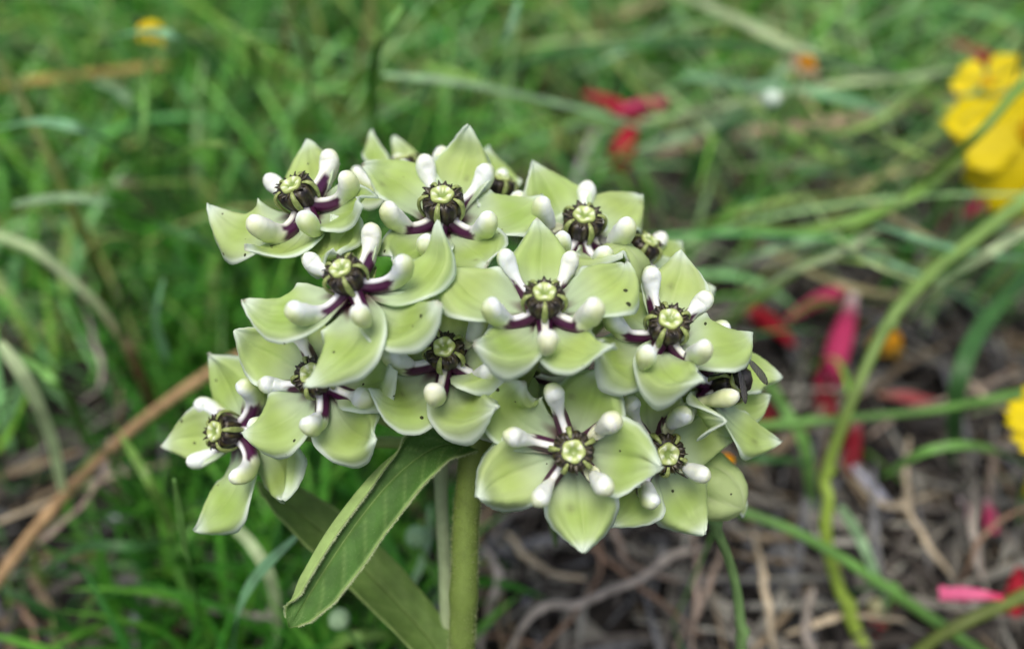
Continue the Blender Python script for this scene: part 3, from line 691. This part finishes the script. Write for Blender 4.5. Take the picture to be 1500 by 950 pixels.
PURP = (.065, .011, .048); HW = (.75, .81, .79); HG = (.56, .66, .27); HL = (.80, .76, .80)
def make_hood(O, n, H, s, rnd):
    v = H-O; hz = v.dot(n); Rv = v-n*hz; hr = Rv.length; D = Rv.normalized()
    q = lambda r, z: D*r+n*z
    fat = rnd.uniform(.82, .96)
    path = catmull([q(.0012*s, .0022*s), q(.0030*s, .0013*s), q(.0052*s, .0008*s+.12*hz), q(hr*.76, hz*.48), q(hr*.93, hz*.86), q(hr*1.0, hz+.0016*s)], 38)
    m = len(path); ns = 22
    cum = [0]
    for a, b in zip(path, path[1:]): cum.append(cum[-1]+(b-a).length)
    tot = cum[-1]; V = []; C = []; F = []
    prof = [(0, .0009), (.18, .00106), (.36, .00108), (.48, .00122), (.6, .0014), (.72, .00164), (.83, .00171), (.91, .0015), (.965, .00105), (.99, .0006), (1, .0001)]
    age = rnd.random()**2*.45; profx = [(0, .0009), (.2, .00078), (.42, .0008), (.56, .00108), (.7, .00152), (.82, .0017), (.9, .00152), (.96, .00105), (.99, .0006), (1, .0001)]
    j1, j2 = rnd.uniform(0, 6), rnd.uniform(0, 6)
    S = n.cross(D).normalized()
    for i, p in enumerate(path):
        t = cum[i]/tot; T = (path[min(i+1, m-1)]-path[max(i-1, 0)]).normalized(); N = T.cross(S).normalized()
        if N.dot(n) < 0: N = -N
        r = interp(prof, t)*s*fat; qx = interp(profx, t)*s*fat
        neck = 1-sstep(.38, .62, t); belly = math.exp(-((t-.6)/.16)**2)
        for k in range(ns):
            a = 2*math.pi*k/ns; ca, sa = math.cos(a), math.sin(a)     # a=0 top
            rx = qx*(1-.12*neck*sstep(-.1, .9, ca)+.85*neck*(sstep(-.3, .6, -ca)))                 # flanks widen towards the keel
            ry = r*(1+(1.05*neck+.45*belly+.1)*sstep(0, 1, -ca))*(1 - .1*neck*sstep(.5, 1, ca))
            dim = -.12*r*math.exp(-((t-.84)/.08)**2-((min(a, 2*math.pi-a)-.1)/.45)**2)
            lump = 1+.03*math.sin(3*a+9*t+j1)+.02*math.sin(5*a-13*t+j2); V.append(p+S*sa*rx*lump+N*(ca*ry*lump+dim))
            ad = min(a, 2*math.pi-a)
            c = mixc(HW, HG, sstep(1.15, 2.3, ad)*.95*sstep(.3, .5, t)*(1-.5*sstep(.9, 1, t)))
            c = mixc(c, HL, .5*neck); c = mixc(c, (.80, .80, .58), age)
            end = .50+.04*math.sin(3*a+j1)+.03*math.sin(7*a+j2)-.10*sstep(1.7, 2.6, ad)
            pu = sstep(.72, 1.05, ad)*(1-sstep(end-.04, end+.04, t))
            c = mixc(c, PURP, max(pu, .6*(1-sstep(.05, .2, t))))
            C.append(c)
    for i in range(m-1):
        for k in range(ns):
            a = i*ns+k; b = i*ns+(k+1) % ns; F.append((a, b, b+ns, a+ns))
    F.append(tuple(range(ns))[::-1]); F.append(tuple((m-1)*ns+k for k in range(ns)))
    return mesh_from('hood', V, F, C)

# shared column, anther ridge, disc and scale meshes (centimetre-true, z = flower axis)
def column_mesh():
    n, V, C, F = 60, [], [], []
    prof = [(-.06, .10), (.0, .22), (.05, .29), (.12, .25), (.2, .255), (.32, .31), (.44, .345), (.53, .34), (.58, .30), (.60, .22), (.585, .05)]
    for i, (z, r) in enumerate(prof):
        for k in range(n):
            a = 2*math.pi*k/n; g = math.cos(5*a)
            slit = math.exp(-(((a*5/(2*math.pi)+.5) % 1-.5)/.09)**2)
            rr = r*(1+(.07*g-.13*slit)*(1 if .1 < z < .56 else .2))
            V.append((rr*math.cos(a)*CM, rr*math.sin(a)*CM, z*CM))
            c = mixc((.010, .006, .006), (.075, .06, .018), .7*max(0, -math.cos(10*a))**2*sstep(.15, .5, z))
            c = mixc(c, (.05, .012, .034), 1-sstep(.0, .16, z))
            C.append(c)
    for i in range(len(prof)-1):
        for k in range(n):
            a = i*n+k; b = i*n+(k+1) % n; F.append((a, b, b+n, a+n))
    F.append(tuple(range(n))[::-1]); F.append(tuple((len(prof)-1)*n+k for k in range(n)))
    return mesh_from('column', V, F, C)
def ridge_mesh():          # green lens-shaped anther wing down the side, at azimuth 0
    pts = [(.215, .615), (.30, .605), (.365, .54), (.382, .44), (.362, .32), (.32, .21), (.28, .12)]
    path = catmull([(r*CM, 0, z*CM) for r, z in pts], 14); rad = [CM*x for x in np.interp(np.linspace(0, 1, 14), [0, .25, .5, .8, 1], [.022, .046, .056, .042, .012])]
    def cf(t, a): return mixc((.25, .30, .09), (.19, .25, .075), t)
    return MB().tube(path, rad, cf, n=10, flat=.6, up=(1, 0, 0)).mesh('anther_ridge')
def scale_mesh():          # brown pointed scale at the rim
    grid = []; cols = []
    for i in range(7):
        t = i/6; w_ = .06*(1-t**1.2)+.003
        grid.append([Vector(((.20+.15*t), w_*v, .585+.035*math.sin(t*2.0)-.01*abs(v)))*CM for v in (-1, -.4, .4, 1)])
        cols.append([mixc((.05, .042, .015), (.016, .009, .007), t)]*4)
    V, F, C = solid_sheet(grid, cols, .0003); return mesh_from('anther_scale', V, F, C)
def disc_mesh():
    n, V, C, F = 40, [], [], []
    prof = [(.56, .18), (.61, .195), (.645, .186), (.66, .16), (.645, .11), (.61, .065), (.60, .02)]
    for i, (z, r) in enumerate(prof):
        for k in range(n):
            a = 2*math.pi*k/n; rr = r*(1+.05*math.cos(5*a)); dot = math.exp(-((((a*5/(2*math.pi)) % 1)-.5)/.2)**2)
            V.append((rr*math.cos(a)*CM, rr*math.sin(a)*CM, (z+(.012*dot if i in (3, 4) else 0))*CM))
            c = mixc((.40, .48, .15), (.20, .28, .06), 1 if i > 4 else 0)
            if i in (3, 4): c = mixc(c, (.74, .80, .60), dot*.9)
            C.append(c)
    for i in range(len(prof)-1):
        for k in range(n):
            a = i*n+k; b = i*n+(k+1) % n; F.append((a, b, b+n, a+n))
    F.append(tuple((len(prof)-1)*n+k for k in range(n)))
    return mesh_from('stigma_disc', V, F, C)
ME_COL, ME_RIDGE, ME_SCALE, ME_DISC = column_mesh(), ridge_mesh(), scale_mesh(), disc_mesh()
def sepal_mesh():
    grid = []; cols = []
    for i in range(8):
        t = i/7; w_ = .17*interp([(0, .8), (.4, 1), (.8, .5), (1, .05)], t)
        grid.append([Vector(((.12+.62*t), w_*v, -.12-.16*t+.05*v*v))*CM for v in (-1, -.5, 0, .5, 1)]); cols.append([mixc((.22, .34, .09), (.30, .42, .14), t)]*5)
    V, F, C = solid_sheet(grid, cols, .0004); return mesh_from('sepal', V, F, C)
ME_SEPAL = sepal_mesh()

LOG = []
def flower(cx, cy, dz, nrm, petals, hoods, s=1.0, W=.54, L=1.58, seed=0, elev=8, ped=True, label=None):
    rnd = random.Random(seed); n = cdir(*nrm); sc_ = s
    O = P(cx, cy, D0+dz*.78*CM)
    # phase of the five-fold pattern from what is given
    X = (UP-n*UP.dot(n)).normalized(); Y = n.cross(X)
    def az(v): return math.atan2(v.dot(Y), v.dot(X))
    acc = 0; cnt = 0; zz = complex(0, 0); tips = [None]*5; heads = [None]*5
    for k, p in enumerate(petals):
        if p is None: continue
        tp = hit(p[0], p[1], O, L*CM*s*(p[4].get('L', 1) if len(p) > 4 else 1), n, math.radians(p[4].get('elev', elev) if len(p) > 4 else elev)); tips[k] = tp
        q = tp
        if len(p) > 2 and p[2] is not None: q = hit(p[2], p[3], O, L*CM*s*.55, n, math.radians(elev))
        zz += complex(math.cos(az(q-O)-k*1.25664), math.sin(az(q-O)-k*1.25664))
    for k, h in enumerate(hoods):
        if h is None: continue
        heads[k] = hit(h[0], h[1], O, 1.08*CM*s, n, math.radians(24))
        a = az(heads[k]-O)-(k+.5)*1.25664; zz += complex(math.cos(a), math.sin(a))
    phase = math.atan2(zz.imag, zz.real)
    def dirn(a, e): return ((X*math.cos(a)+Y*math.sin(a))*math.cos(e)+n*math.sin(e))
    col = link('flower', ME_COL, M_COLUMN, parent=PB, M=Matrix.Translation(O)@Matrix((X, Y, n)).transposed().to_4x4()@Matrix.Rotation(phase, 4, 'Z')@Matrix.Scale(s*rnd.uniform(.86, .91), 4))
    for k in range(5):
        opt = {}; mid = None
        if k < len(petals) and petals[k] is not None:
            p = petals[k]; tip = tips[k]; opt = p[4] if len(p) > 4 else {}
            if len(p) > 2 and p[2] is not None:
                mid = hit(p[2], p[3], O, opt.get('ml', .55*(tip-O).length/CM/s)*CM*s, n, math.radians(opt.get('melev', elev*.6)))
        else:
            tip = O+dirn(phase+k*1.25664, math.radians(elev))*L*CM*s*rnd.uniform(.93, 1.03)
        e = math.degrees(math.asin(max(-1, min(1, (tip-O).normalized().dot(n))))); da = math.degrees((az(tip-O)-phase-k*1.25664+math.pi) % (2*math.pi)-math.pi)
        LOG.append(('petal', seed, k, round(e), round(da), round((tip-O).length/CM, 2)))
        link('petal', make_petal(O, n, tip, mid, opt.get('W', W)*CM*s, opt, rnd), M_PETAL, parent=col, M=at(O))
        H = heads[k] if k < len(heads) else None
        if H is None: H = O+dirn(phase+(k+.5)*1.25664, math.radians(24))*1.08*CM*s
        e = math.degrees(math.asin(max(-1, min(1, (H-O).normalized().dot(n))))); da = math.degrees((az(H-O)-phase-(k+.5)*1.25664+math.pi) % (2*math.pi)-math.pi)
        LOG.append(('hood', seed, k, round(e), round(da), round((H-O).length/CM, 2)))
        link('hood', make_hood(O, n, H, s, rnd), M_HOOD, parent=col, M=at(O))
    Mc = WORLD[col.name]
    for k in range(5):
        a = k*1.25664
        link('anther_ridge', ME_RIDGE, M_COLUMN, parent=col, M=Mc@Matrix.Rotation(a+.628, 4, 'Z'))
        for b, yy in ((0, 1.0), (.33, .5), (-.33, .5)): link('anther_scale', ME_SCALE, M_COLUMN, parent=col, M=Mc@Matrix.Rotation(a+b+rnd.uniform(-.06, .06), 4, 'Z')@Matrix.Diagonal((rnd.uniform(.9, 1.1)*(1 if yy == 1 else .93), yy*rnd.uniform(.8, 1.2), rnd.uniform(.97, 1.03), 1)))
        link('sepal', ME_SEPAL, M_LEAF, parent=col, M=Mc@Matrix.Rotation(a+.628, 4, 'Z'))
    link('stigma_disc', ME_DISC, M_DISC, parent=col, M=Mc)
    if ped:
        a = O-n*.0005; b = O-n*.006*s; d = (UC-O)
        path = catmull([a, b, O+d*.55-n*.006-Vector((0, 0, .002)), UC+Vector((0, 0, .001))], 16)
        mb = MB().tube(path, [.0011]*13+[.0012, .0013, .0015], lambda t, a: mixc((.34, .44, .14), (.26, .36, .10), t), 10)
        mb.blob(O-n*.0012*s, .0023*s, (.36, .46, .16), 12, 8)
        link('pedicel', mb.mesh('pedicel', O), M_STEM, parent=col, M=at(O))
    return col

d = dict
# every tuple is tip x, y (and where given the middle of the petal) as seen in the photograph; depth follows from the flower's own pose
flower(453, 308, 1.7, (-.32, .60, .74), [(446, 211), (324, 316, 368, 340), (362, 379, 428, 362, d(W=.5)), (505, 388), (540, 298, None, None, d(elev=28, curl=.08, W=.5))],
       [(397, 266), (374, 331), (449, 325), (512, 264), (484, 230)], s=1.09, seed=1)
flower(651, 326, 1.9, (0, .62, .78), [(695, 193), (534, 251, 595, 272), (570, 385), (720, 388, 690, 365), (787, 280, 742, 320)],
       [(622, 238), (568, 310), (624, 360), (717, 325), (713, 252)], s=1.12, seed=2)
flower(520, 426, .0, (-.24, .58, .78), [(503, 318), (367, 451, 432, 462), (441, 558, 518, 503), (643, 438, 588, 474), (656, 330, 615, 412, d(curl=.12, W=.38))],
       [(453, 381), (430, 457), (528, 462), (594, 386), (545, 338)], s=1.0, seed=3)
flower(796, 462, -.1, (0, .62, .78), [(795, 322), (654, 379, 698, 432), (692, 512, 755, 506, d(W=.46)), (902, 522, 830, 510, d(W=.46)), (920, 391, 885, 425)],
       [(739, 376), (718, 451), (803, 500), (872, 451), (837, 379)], s=1.0, seed=4)
flower(850, 352, 2.7, (.05, .62, .78), [(784, 235), (760, 345, None, None, d(elev=-16, W=.4)), (850, 432, None, None, d(elev=-12)), (905, 385), (940, 289, 900, 310)],
       [(792, 301), (822, 354), (886, 376), (919, 333), (860, 276)], s=1.13, seed=5)
flower(972, 496, .5, (.02, .54, .84), [(1006, 369), (897, 425), (872, 494, 908, 527, d(W=.5)), (1027, 581, 976, 540, d(W=.46)), (1107, 491, 1048, 505)],
       [(953, 401), (895, 465), (946, 521), (1032, 512), (1034, 437)], s=1.02, seed=6)
flower(655, 532, 1.0, (-.02, .50, .86), [(672, 425), (548, 520), (542, 578, 602, 592), (731, 587, 676, 598), (752, 525)],
       [(624, 455), (572, 521), (635, 577), (720, 545), (702, 470)], s=1.02, seed=7)
flower(474, 564, 1.1, (-.16, .40, .90), [None, (339, 492, 405, 525), (358, 636, 415, 618), (565, 645, 514, 628), (585, 552)],
       [None, (389, 563), (453, 625), (534, 583), None], s=1.03, seed=8)
flower(356, 632, 2.5, (-.58, .12, .80), [(309, 515, 340, 575), (233, 645), (285, 767, 340, 725), (405, 728, 412, 685), None],
       [(296, 591), (285, 676), (350, 700), None, (361, 564)], s=1.04, seed=9)
flower(838, 660, .1, (-.04, .14, .99), [(880, 540), (774, 556, 752, 605, d(W=.52)), (690, 724), (860, 810), (965, 674, None, None, d(cup=.12, W=.6, elev=12, roll=.3))],
       [(810, 572), (748, 638), (790, 731), (886, 713), (898, 616)], s=1.0, seed=10, W=.57)
flower(960, 662, 1.3, (.18, .10, .97), [(955, 545), (885, 650, None, None, d(elev=-14)), (897, 774), (1029, 783), (1069, 638, 1020, 640)],
       [(923, 588), None, (953, 734), (1029, 695), (1002, 606)], s=1.04, seed=11, W=.57)
# half hidden ones round the back of the cluster
flower(1038, 572, 1.7, (.66, .30, .68), [(1050, 470), (1131, 588, 1088, 590, d(W=.36)), (1050, 612, 1025, 605, d(W=.36)), (1132, 645, 1088, 632, d(W=.4)), (1139, 548, 1092, 548, d(W=.42, cup=.5))],
       [None, None, (1000, 610), (1068, 582), (1085, 525)], s=1.0, seed=12)
flower(930, 385, 3.4, (.42, .72, .55), [None, None, None, None, (1004, 353, 970, 375)], [None, None, None, (968, 350), None], s=1.0, seed=14)
flower(602, 272, 4.6, (-.22, .93, .28), [(588, 209, None, None, d(W=.42)), (552, 202, 553, 238, d(W=.26, curl=.12)), None, None, None], [None, None, (591, 246), None, (650, 226)], s=1.0, seed=15)
flower(722, 300, 3.9, (.30, .88, .36), [(724, 214), None, None, None, None], [None, None, None, None, (735, 258)], s=1.0, seed=16)
flower(760, 545, 2.4, (.1, .3, .9), [None]*5, [None]*5, s=.95, seed=18)

# unopened drooping bud low on the right
def green_bud(px, py, depth, ax, L, R_):
    c = P(px, py, depth); ax = cdir(*ax); ref = UP; X = (ref-ax*ref.dot(ax)).normalized(); Y = ax.cross(X); n = 40; V = []; C = []; F = []; m = 16
    for i in range(m+1):
        t = i/m; r = R_*interp([(0, .25), (.12, .65), (.4, 1), (.7, .92), (.9, .6), (1, .06)], t)
        for k in range(n):
            a = 2*math.pi*k/n; rr = r*(1+.26*abs(math.cos(2.5*a+t*1.2))**.7-.16+.05*math.sin(9*t+3*a))
            V.append(ax*(t-.5)*L+(X*math.cos(a)+Y*math.sin(a))*rr); C.append(mixc(mixc((.36, .50, .15), (.5, .62, .28), t), (.62, .7, .42), .5*max(0, 1-abs(math.cos(2.5*a+t*1.2))*4)))
    for i in range(m):
        for k in range(n): a = i*n+k; b = i*n+(k+1) % n; F.append((a, b, b+n, a+n))
    F.append(tuple(range(n))[::-1]); F.append(tuple(m*n+k for k in range(n)))
    o = link('flower_bud', mesh_from('flower_bud', V, F, C), M_PETAL, parent=PB, M=at(c))
    tail = c-ax*L*.45
    link('pedicel', MB().tube(catmull([tail-c, tail-c-ax*.004, UC-c], 12), .0011, (.3, .4, .12), 8).mesh('pedicel'), M_STEM, parent=o, M=at(c))
    return o
bud_low = green_bud(1040, 712, .139, (.55, -.35, .55), .014, .0055)
bo = P(1036, 738, .1405); bt = P(1092, 736, .1425); bn = cdir(-.1, .9, .4)
link('petal', make_petal(bo, bn, bt, None, .0032, dict(cup=.2), random.Random(31)), M_PETAL, parent=bud_low, M=at(bo))
green_bud(745, 575, .134, (-.1, -.1, .9), .012, .0048)
green_bud(905, 400, .137, (.1, .7, .6), .012, .005)

# stem
top = UC; spts = [P(672, 1090, .150), P(676, 960, .1425), P(680, 850, .140), P(684, 740, .1392), top+Vector((0, 0, .002))]
spts = [plant_base+Vector((0, 0, -.004))]+spts
pts = catmull(spts, 40)
main_stem = link('stem', MB().tube(pts, [.00232+.0006*max(0, i-34)/6+(.0003*math.exp(-((i-22)/1.2)**2)) for i in range(40)], lambda t, a: mixc((.13, .20, .045), (.15, .21, .04), t), 16).mesh('stem', pts[0]), M_STEM, parent=PB, M=at(pts[0]))
HV = []; HF = []; HC = []; rs = random.Random(17)
for q in range(3500):
    f = rs.uniform(8, 38.9); i = int(f); p = pts[i].lerp(pts[i+1], f-i); T = (pts[i+1]-pts[i]).normalized()
    d0 = Vector((rs.gauss(0, 1), rs.gauss(0, 1), rs.gauss(0, 1))); d0 = (d0-T*d0.dot(T)).normalized()
    b = len(HV); a0 = p+d0*.00225-pts[0]; sx = T*.00004; sy = T.cross(d0)*.00004
    HV += [a0+sx, a0-sx*.5+sy, a0-sx*.5-sy, a0+(d0+T*rs.uniform(-.3, .8))*rs.uniform(.0003, .0007)]; HC += [(.4, .46, .22)]*4
    HF += [(b, b+1, b+3), (b+1, b+2, b+3), (b+2, b, b+3)]
link('stem_hairs', mesh_from('stem_hairs', HV, HF, HC, smooth=False), M_HAIR, parent=main_stem, M=at(pts[0]), kind='stuff')
pts = catmull([P(662, 1090, .156), P(655, 950, .155), P(651, 820, .153), P(646, 700, .150), P(655, 640, .145), UC], 30)
link('stem', MB().tube(pts, .00125, (.34, .42, .22), 12).mesh('stem', pts[0]), M_STEM, parent=PB, M=at(pts[0]), label='thinner pale stem beside the main stem')

# leaves with hairy margins
def leaf(path, halfw, prof, foldL, foldR, nref, cA, cB, name='leaf', hairs=0, label=None, wave=.05):
    pts = catmull(path, 60); m = len(pts); nn = 41; grid = []; cols = []; nref = nref.normalized(); O = pts[0]
    tot = m-1; edges = [[], []]; frames = []
    for i, p in enumerate(pts):
        t = i/tot; T = (pts[min(i+1, m-1)]-pts[max(i-1, 0)]).normalized(); S = nref.cross(T).normalized(); N = T.cross(S)
        w_ = halfw*interp(prof, t); row = []; cr = []
        for j in range(nn):
            v = -1+2*j/(nn-1); av = abs(v)
            f = interp(foldL, t) if v < 0 else interp(foldR, t)
            # bend each half upward along an arc of total angle f
            if abs(f) < .02: x, z = av, 0
            else:
                a0 = .15; k = max(0, av-a0)/(1-a0); f0 = min(f, .5); x = min(av, a0)+(1-a0)*math.sin(f0*k)/f0; z = (1-a0)*(1-math.cos(f0*k))/f0
                if f > .6 and av > .5:          # margin creased over: short arc, then straight back inward
                    A = 2.55*sstep(.6, 2.2, f); la = .16; l = av-.5
                    xa, za = .5, .06; th = A*min(1, l/la)
                    x = xa+la*math.sin(th)/max(A, 1e-4); z = za+la*(1-math.cos(th))/max(A, 1e-4)
                    if l > la: x += (l-la)*math.cos(A); z += (l-la)*math.sin(A)
            z += wave*math.sin(17*t+(3 if v > 0 else 0))*av**2
            z -= .07*math.exp(-(v/.06)**2); z += .18*av*av*(0 if (v < 0 and interp(foldL, t) > .6) else 1)
            # side veins
            vein = math.sin((t*9-av*1.1)*2*math.pi)
            z += .012*vein*sstep(.05, .3, av)
            row.append(p+S*w_*x*(1 if v > 0 else -1)+N*w_*z)
            c = mixc(cA, cB, .55*math.exp(-(v/.05)**2)+.22*max(0, vein)**10*sstep(.05, .2, av))
            c = mixc(c, cB, .8*sstep(.92, 1, av))
            cr.append(c)
        grid.append(row); cols.append(cr)
    V, F, C = solid_sheet(grid, cols, .0005, under=tuple(1.05*x for x in cB))
    o = link(name, mesh_from(name, [v-O for v in V], F, C), M_LEAF, parent=PB, M=at(O), label=label)
    mr = MB().tube([grid[i][nn//2]-O-(grid[i][nn//2+1]-grid[i][nn//2-1]).cross(grid[min(i+1, m-1)][nn//2]-grid[max(i-1, 0)][nn//2]).normalized()*-.0002 for i in range(0, m, 2)], [.00055*(1-.7*i/30) for i in range(30)], cB, 8)
    link('midrib', mr.mesh('midrib'), M_LEAF, parent=o, M=at(O))
    if hairs:
        rnd = random.Random(5); HV = []; HF = []; HC = []
        def hair(p, dr, ln):
            b = len(HV); dr = dr.normalized(); s = dr.orthogonal().normalized()*.00006; q = dr.cross(s)
            for x in (s, -s*.5+q*.87, -s*.5-q*.87): HV.append(p+x-O); HC.append((.55, .66, .36))
            HV.append(p+dr*ln-O); HC.append((.7, .78, .5))
            HF.extend([(b, b+1, b+3), (b+1, b+2, b+3), (b+2, b, b+3)])
        for q in range(hairs):
            i = rnd.randrange(1, m-2); edge = rnd.random() < .35
            j = rnd.choice((0, nn-1)) if edge else rnd.randrange(1, nn-1)
            f = rnd.random(); p = grid[i][j].lerp(grid[i+1][j], f)
            if not edge: p = p.lerp(grid[i][j-1], rnd.random())
            du = grid[i+1][j]-grid[i][j]; jj = j+1 if j < nn-1 else j-1
            out = (grid[i][j]-grid[i][jj]) if edge else Vector((0, 0, 0))
            N = du.cross(grid[i][min(j+1, nn-1)]-grid[i][max(j-1, 0)]).normalized()
            if N.dot(nref) < 0: N = -N
            dr = (out.normalized()*1.2 if edge else Vector((0, 0, 0))) + N*(rnd.uniform(-.3, .8) if edge else 1) + Vector((rnd.uniform(-.4, .4), rnd.uniform(-.4, .4), rnd.uniform(-.4, .4)))
            hair(p-dr.normalized()*.00005, dr, rnd.uniform(.00025, .0006)*(1.1 if edge else .7))
        link('leaf_hairs', mesh_from('leaf_hairs', HV, HF, HC, smooth=False), M_HAIR, parent=o, M=at(O), kind='stuff')
    return o
LPB = [(0, .30), (.12, .5), (.3, .85), (.5, 1.0), (.7, 1.02), (.85, .86), (.94, .55), (.98, .25), (1, .02)]
LP = [(0, .30), (.12, .55), (.3, .9), (.5, 1.0), (.7, .95), (.85, .72), (.95, .36), (1, .02)]
leaf([P(700, 648, .1365), P(640, 655, .1325), P(585, 692, .1295), P(530, 755, .127), P(475, 835, .1245), P(424, 918, .1225)], .0049, LPB,
     [(0, .3), (.22, .6), (.38, 1.7), (.65, 2.5), (.88, 2.1), (1, .6)], [(0, .3), (.4, .4), (1, .3)], cdir(.18, .45, .85),
     (.066, .155, .030), (.30, .43, .14), hairs=16000, label='drooping fuzzy leaf with one margin folded up')
leaf([P(676, 1060, .150), P(645, 960, .1515), P(585, 885, .1535), P(515, 815, .155), P(440, 750, .156), P(375, 705, .156)], .0050, LP,
     [(0, .5), (.5, .7), (1, .4)], [(0, .5), (.5, .5), (1, .4)], cdir(.2, .5, .8), (.12, .205, .045), (.25, .35, .11), label='smooth lower leaf reaching up behind the left blooms')
leaf([UC+Vector((0, 0, -.001)), P(760, 690, .146), P(800, 740, .156), P(815, 800, .168)], .003, LP, [(0, .5), (1, .4)], [(0, .5), (1, .4)], cdir(.1, .6, .7), (.085, .16, .04), (.2, .3, .1), label='small leaf turned away beneath the blooms')

# ------------------------------------------------------------------ the fly on the right-hand bloom
fc = P(1082, 540, .1290); fx = cdir(-.35, .85, .25); fz = cdir(.5, .2, .85); fy = fz.cross(fx).normalized(); fz = fx.cross(fy)
FM = Matrix((fx, fy, fz)).transposed()
sk = [(-.0042, .0001), (-.0038, .0009), (-.0025, .0016), (-.001, .0017), (-.0003, .0012), (.0004, .0017), (.0018, .0019), (.0026, .0013), (.003, .0006), (.0033, .0011), (.0042, .0013), (.0049, .0007), (.0051, .0001)]
def fcol(t, a): return (.018, .016, .015) if int(t*13) % 3 else (.035, .03, .025)
fb = MB().tube([fc+fx*x for x, r in sk], [r for x, r in sk], fcol, 16)
fly = link('fly', fb.mesh('fly_body', fc), M_FLY, M=at(fc), label='black fly tucked under a petal of a right-hand bloom', cat='fly')
for sgn in (-1, 1):
    link('eye', MB().blob((0, 0, 0), (.0007, .0006, .0009), (.05, .015, .012), 12, 8, FM).mesh('eye'), M_FLY, parent=fly, M=at(fc+fx*.0042+fy*sgn*.0009+fz*.0004))
    a0 = fc+fx*.0014+fy*sgn*.0012+fz*.0012; dirw = (-fx*.95+fy*sgn*.32+fz*.12).normalized(); sw = dirw.cross(fz).normalized()
    grid = [[dirw*.0062*t+sw*v*.0008*interp([(0, .15), (.3, .8), (.7, 1), (.9, .75), (1, .25)], t)+fz*.0002*math.sin(t*3) for v in (-1, -.4, .2, 1)] for t in [i/9 for i in range(10)]]
    V, F, C = solid_sheet(grid, [[(.1, .1, .1)]*4]*10, .00006)
    link('wing', mesh_from('wing', V, F, C), M_WING, parent=fly, M=at(a0))
    for q in range(3):
        b0 = fc+fx*(.0016-.0009*q)+fy*sgn*.0012-fz*.0008
        k1 = b0+fy*sgn*.0018+fx*(.0012-.0012*q)-fz*.0002; k2 = k1+fy*sgn*.0006-fz*.0022+fx*(.0004-.0006*q)
        link('leg', MB().tube(catmull([b0, k1, k2], 10), .00016, (.012, .011, .01), 6).mesh('leg', fc), M_FLY, parent=fly, M=at(fc))

if __name__ == '__main__':
    import os
    if os.environ.get('FITLOG'):
        for r in LOG:
            if abs(r[3]-(8 if r[0] == 'petal' else 24)) > 22 or abs(r[4]) > 28 or abs(r[5]-(1.58 if r[0]=='petal' else 1.08)) > .25: print('FIT', r)
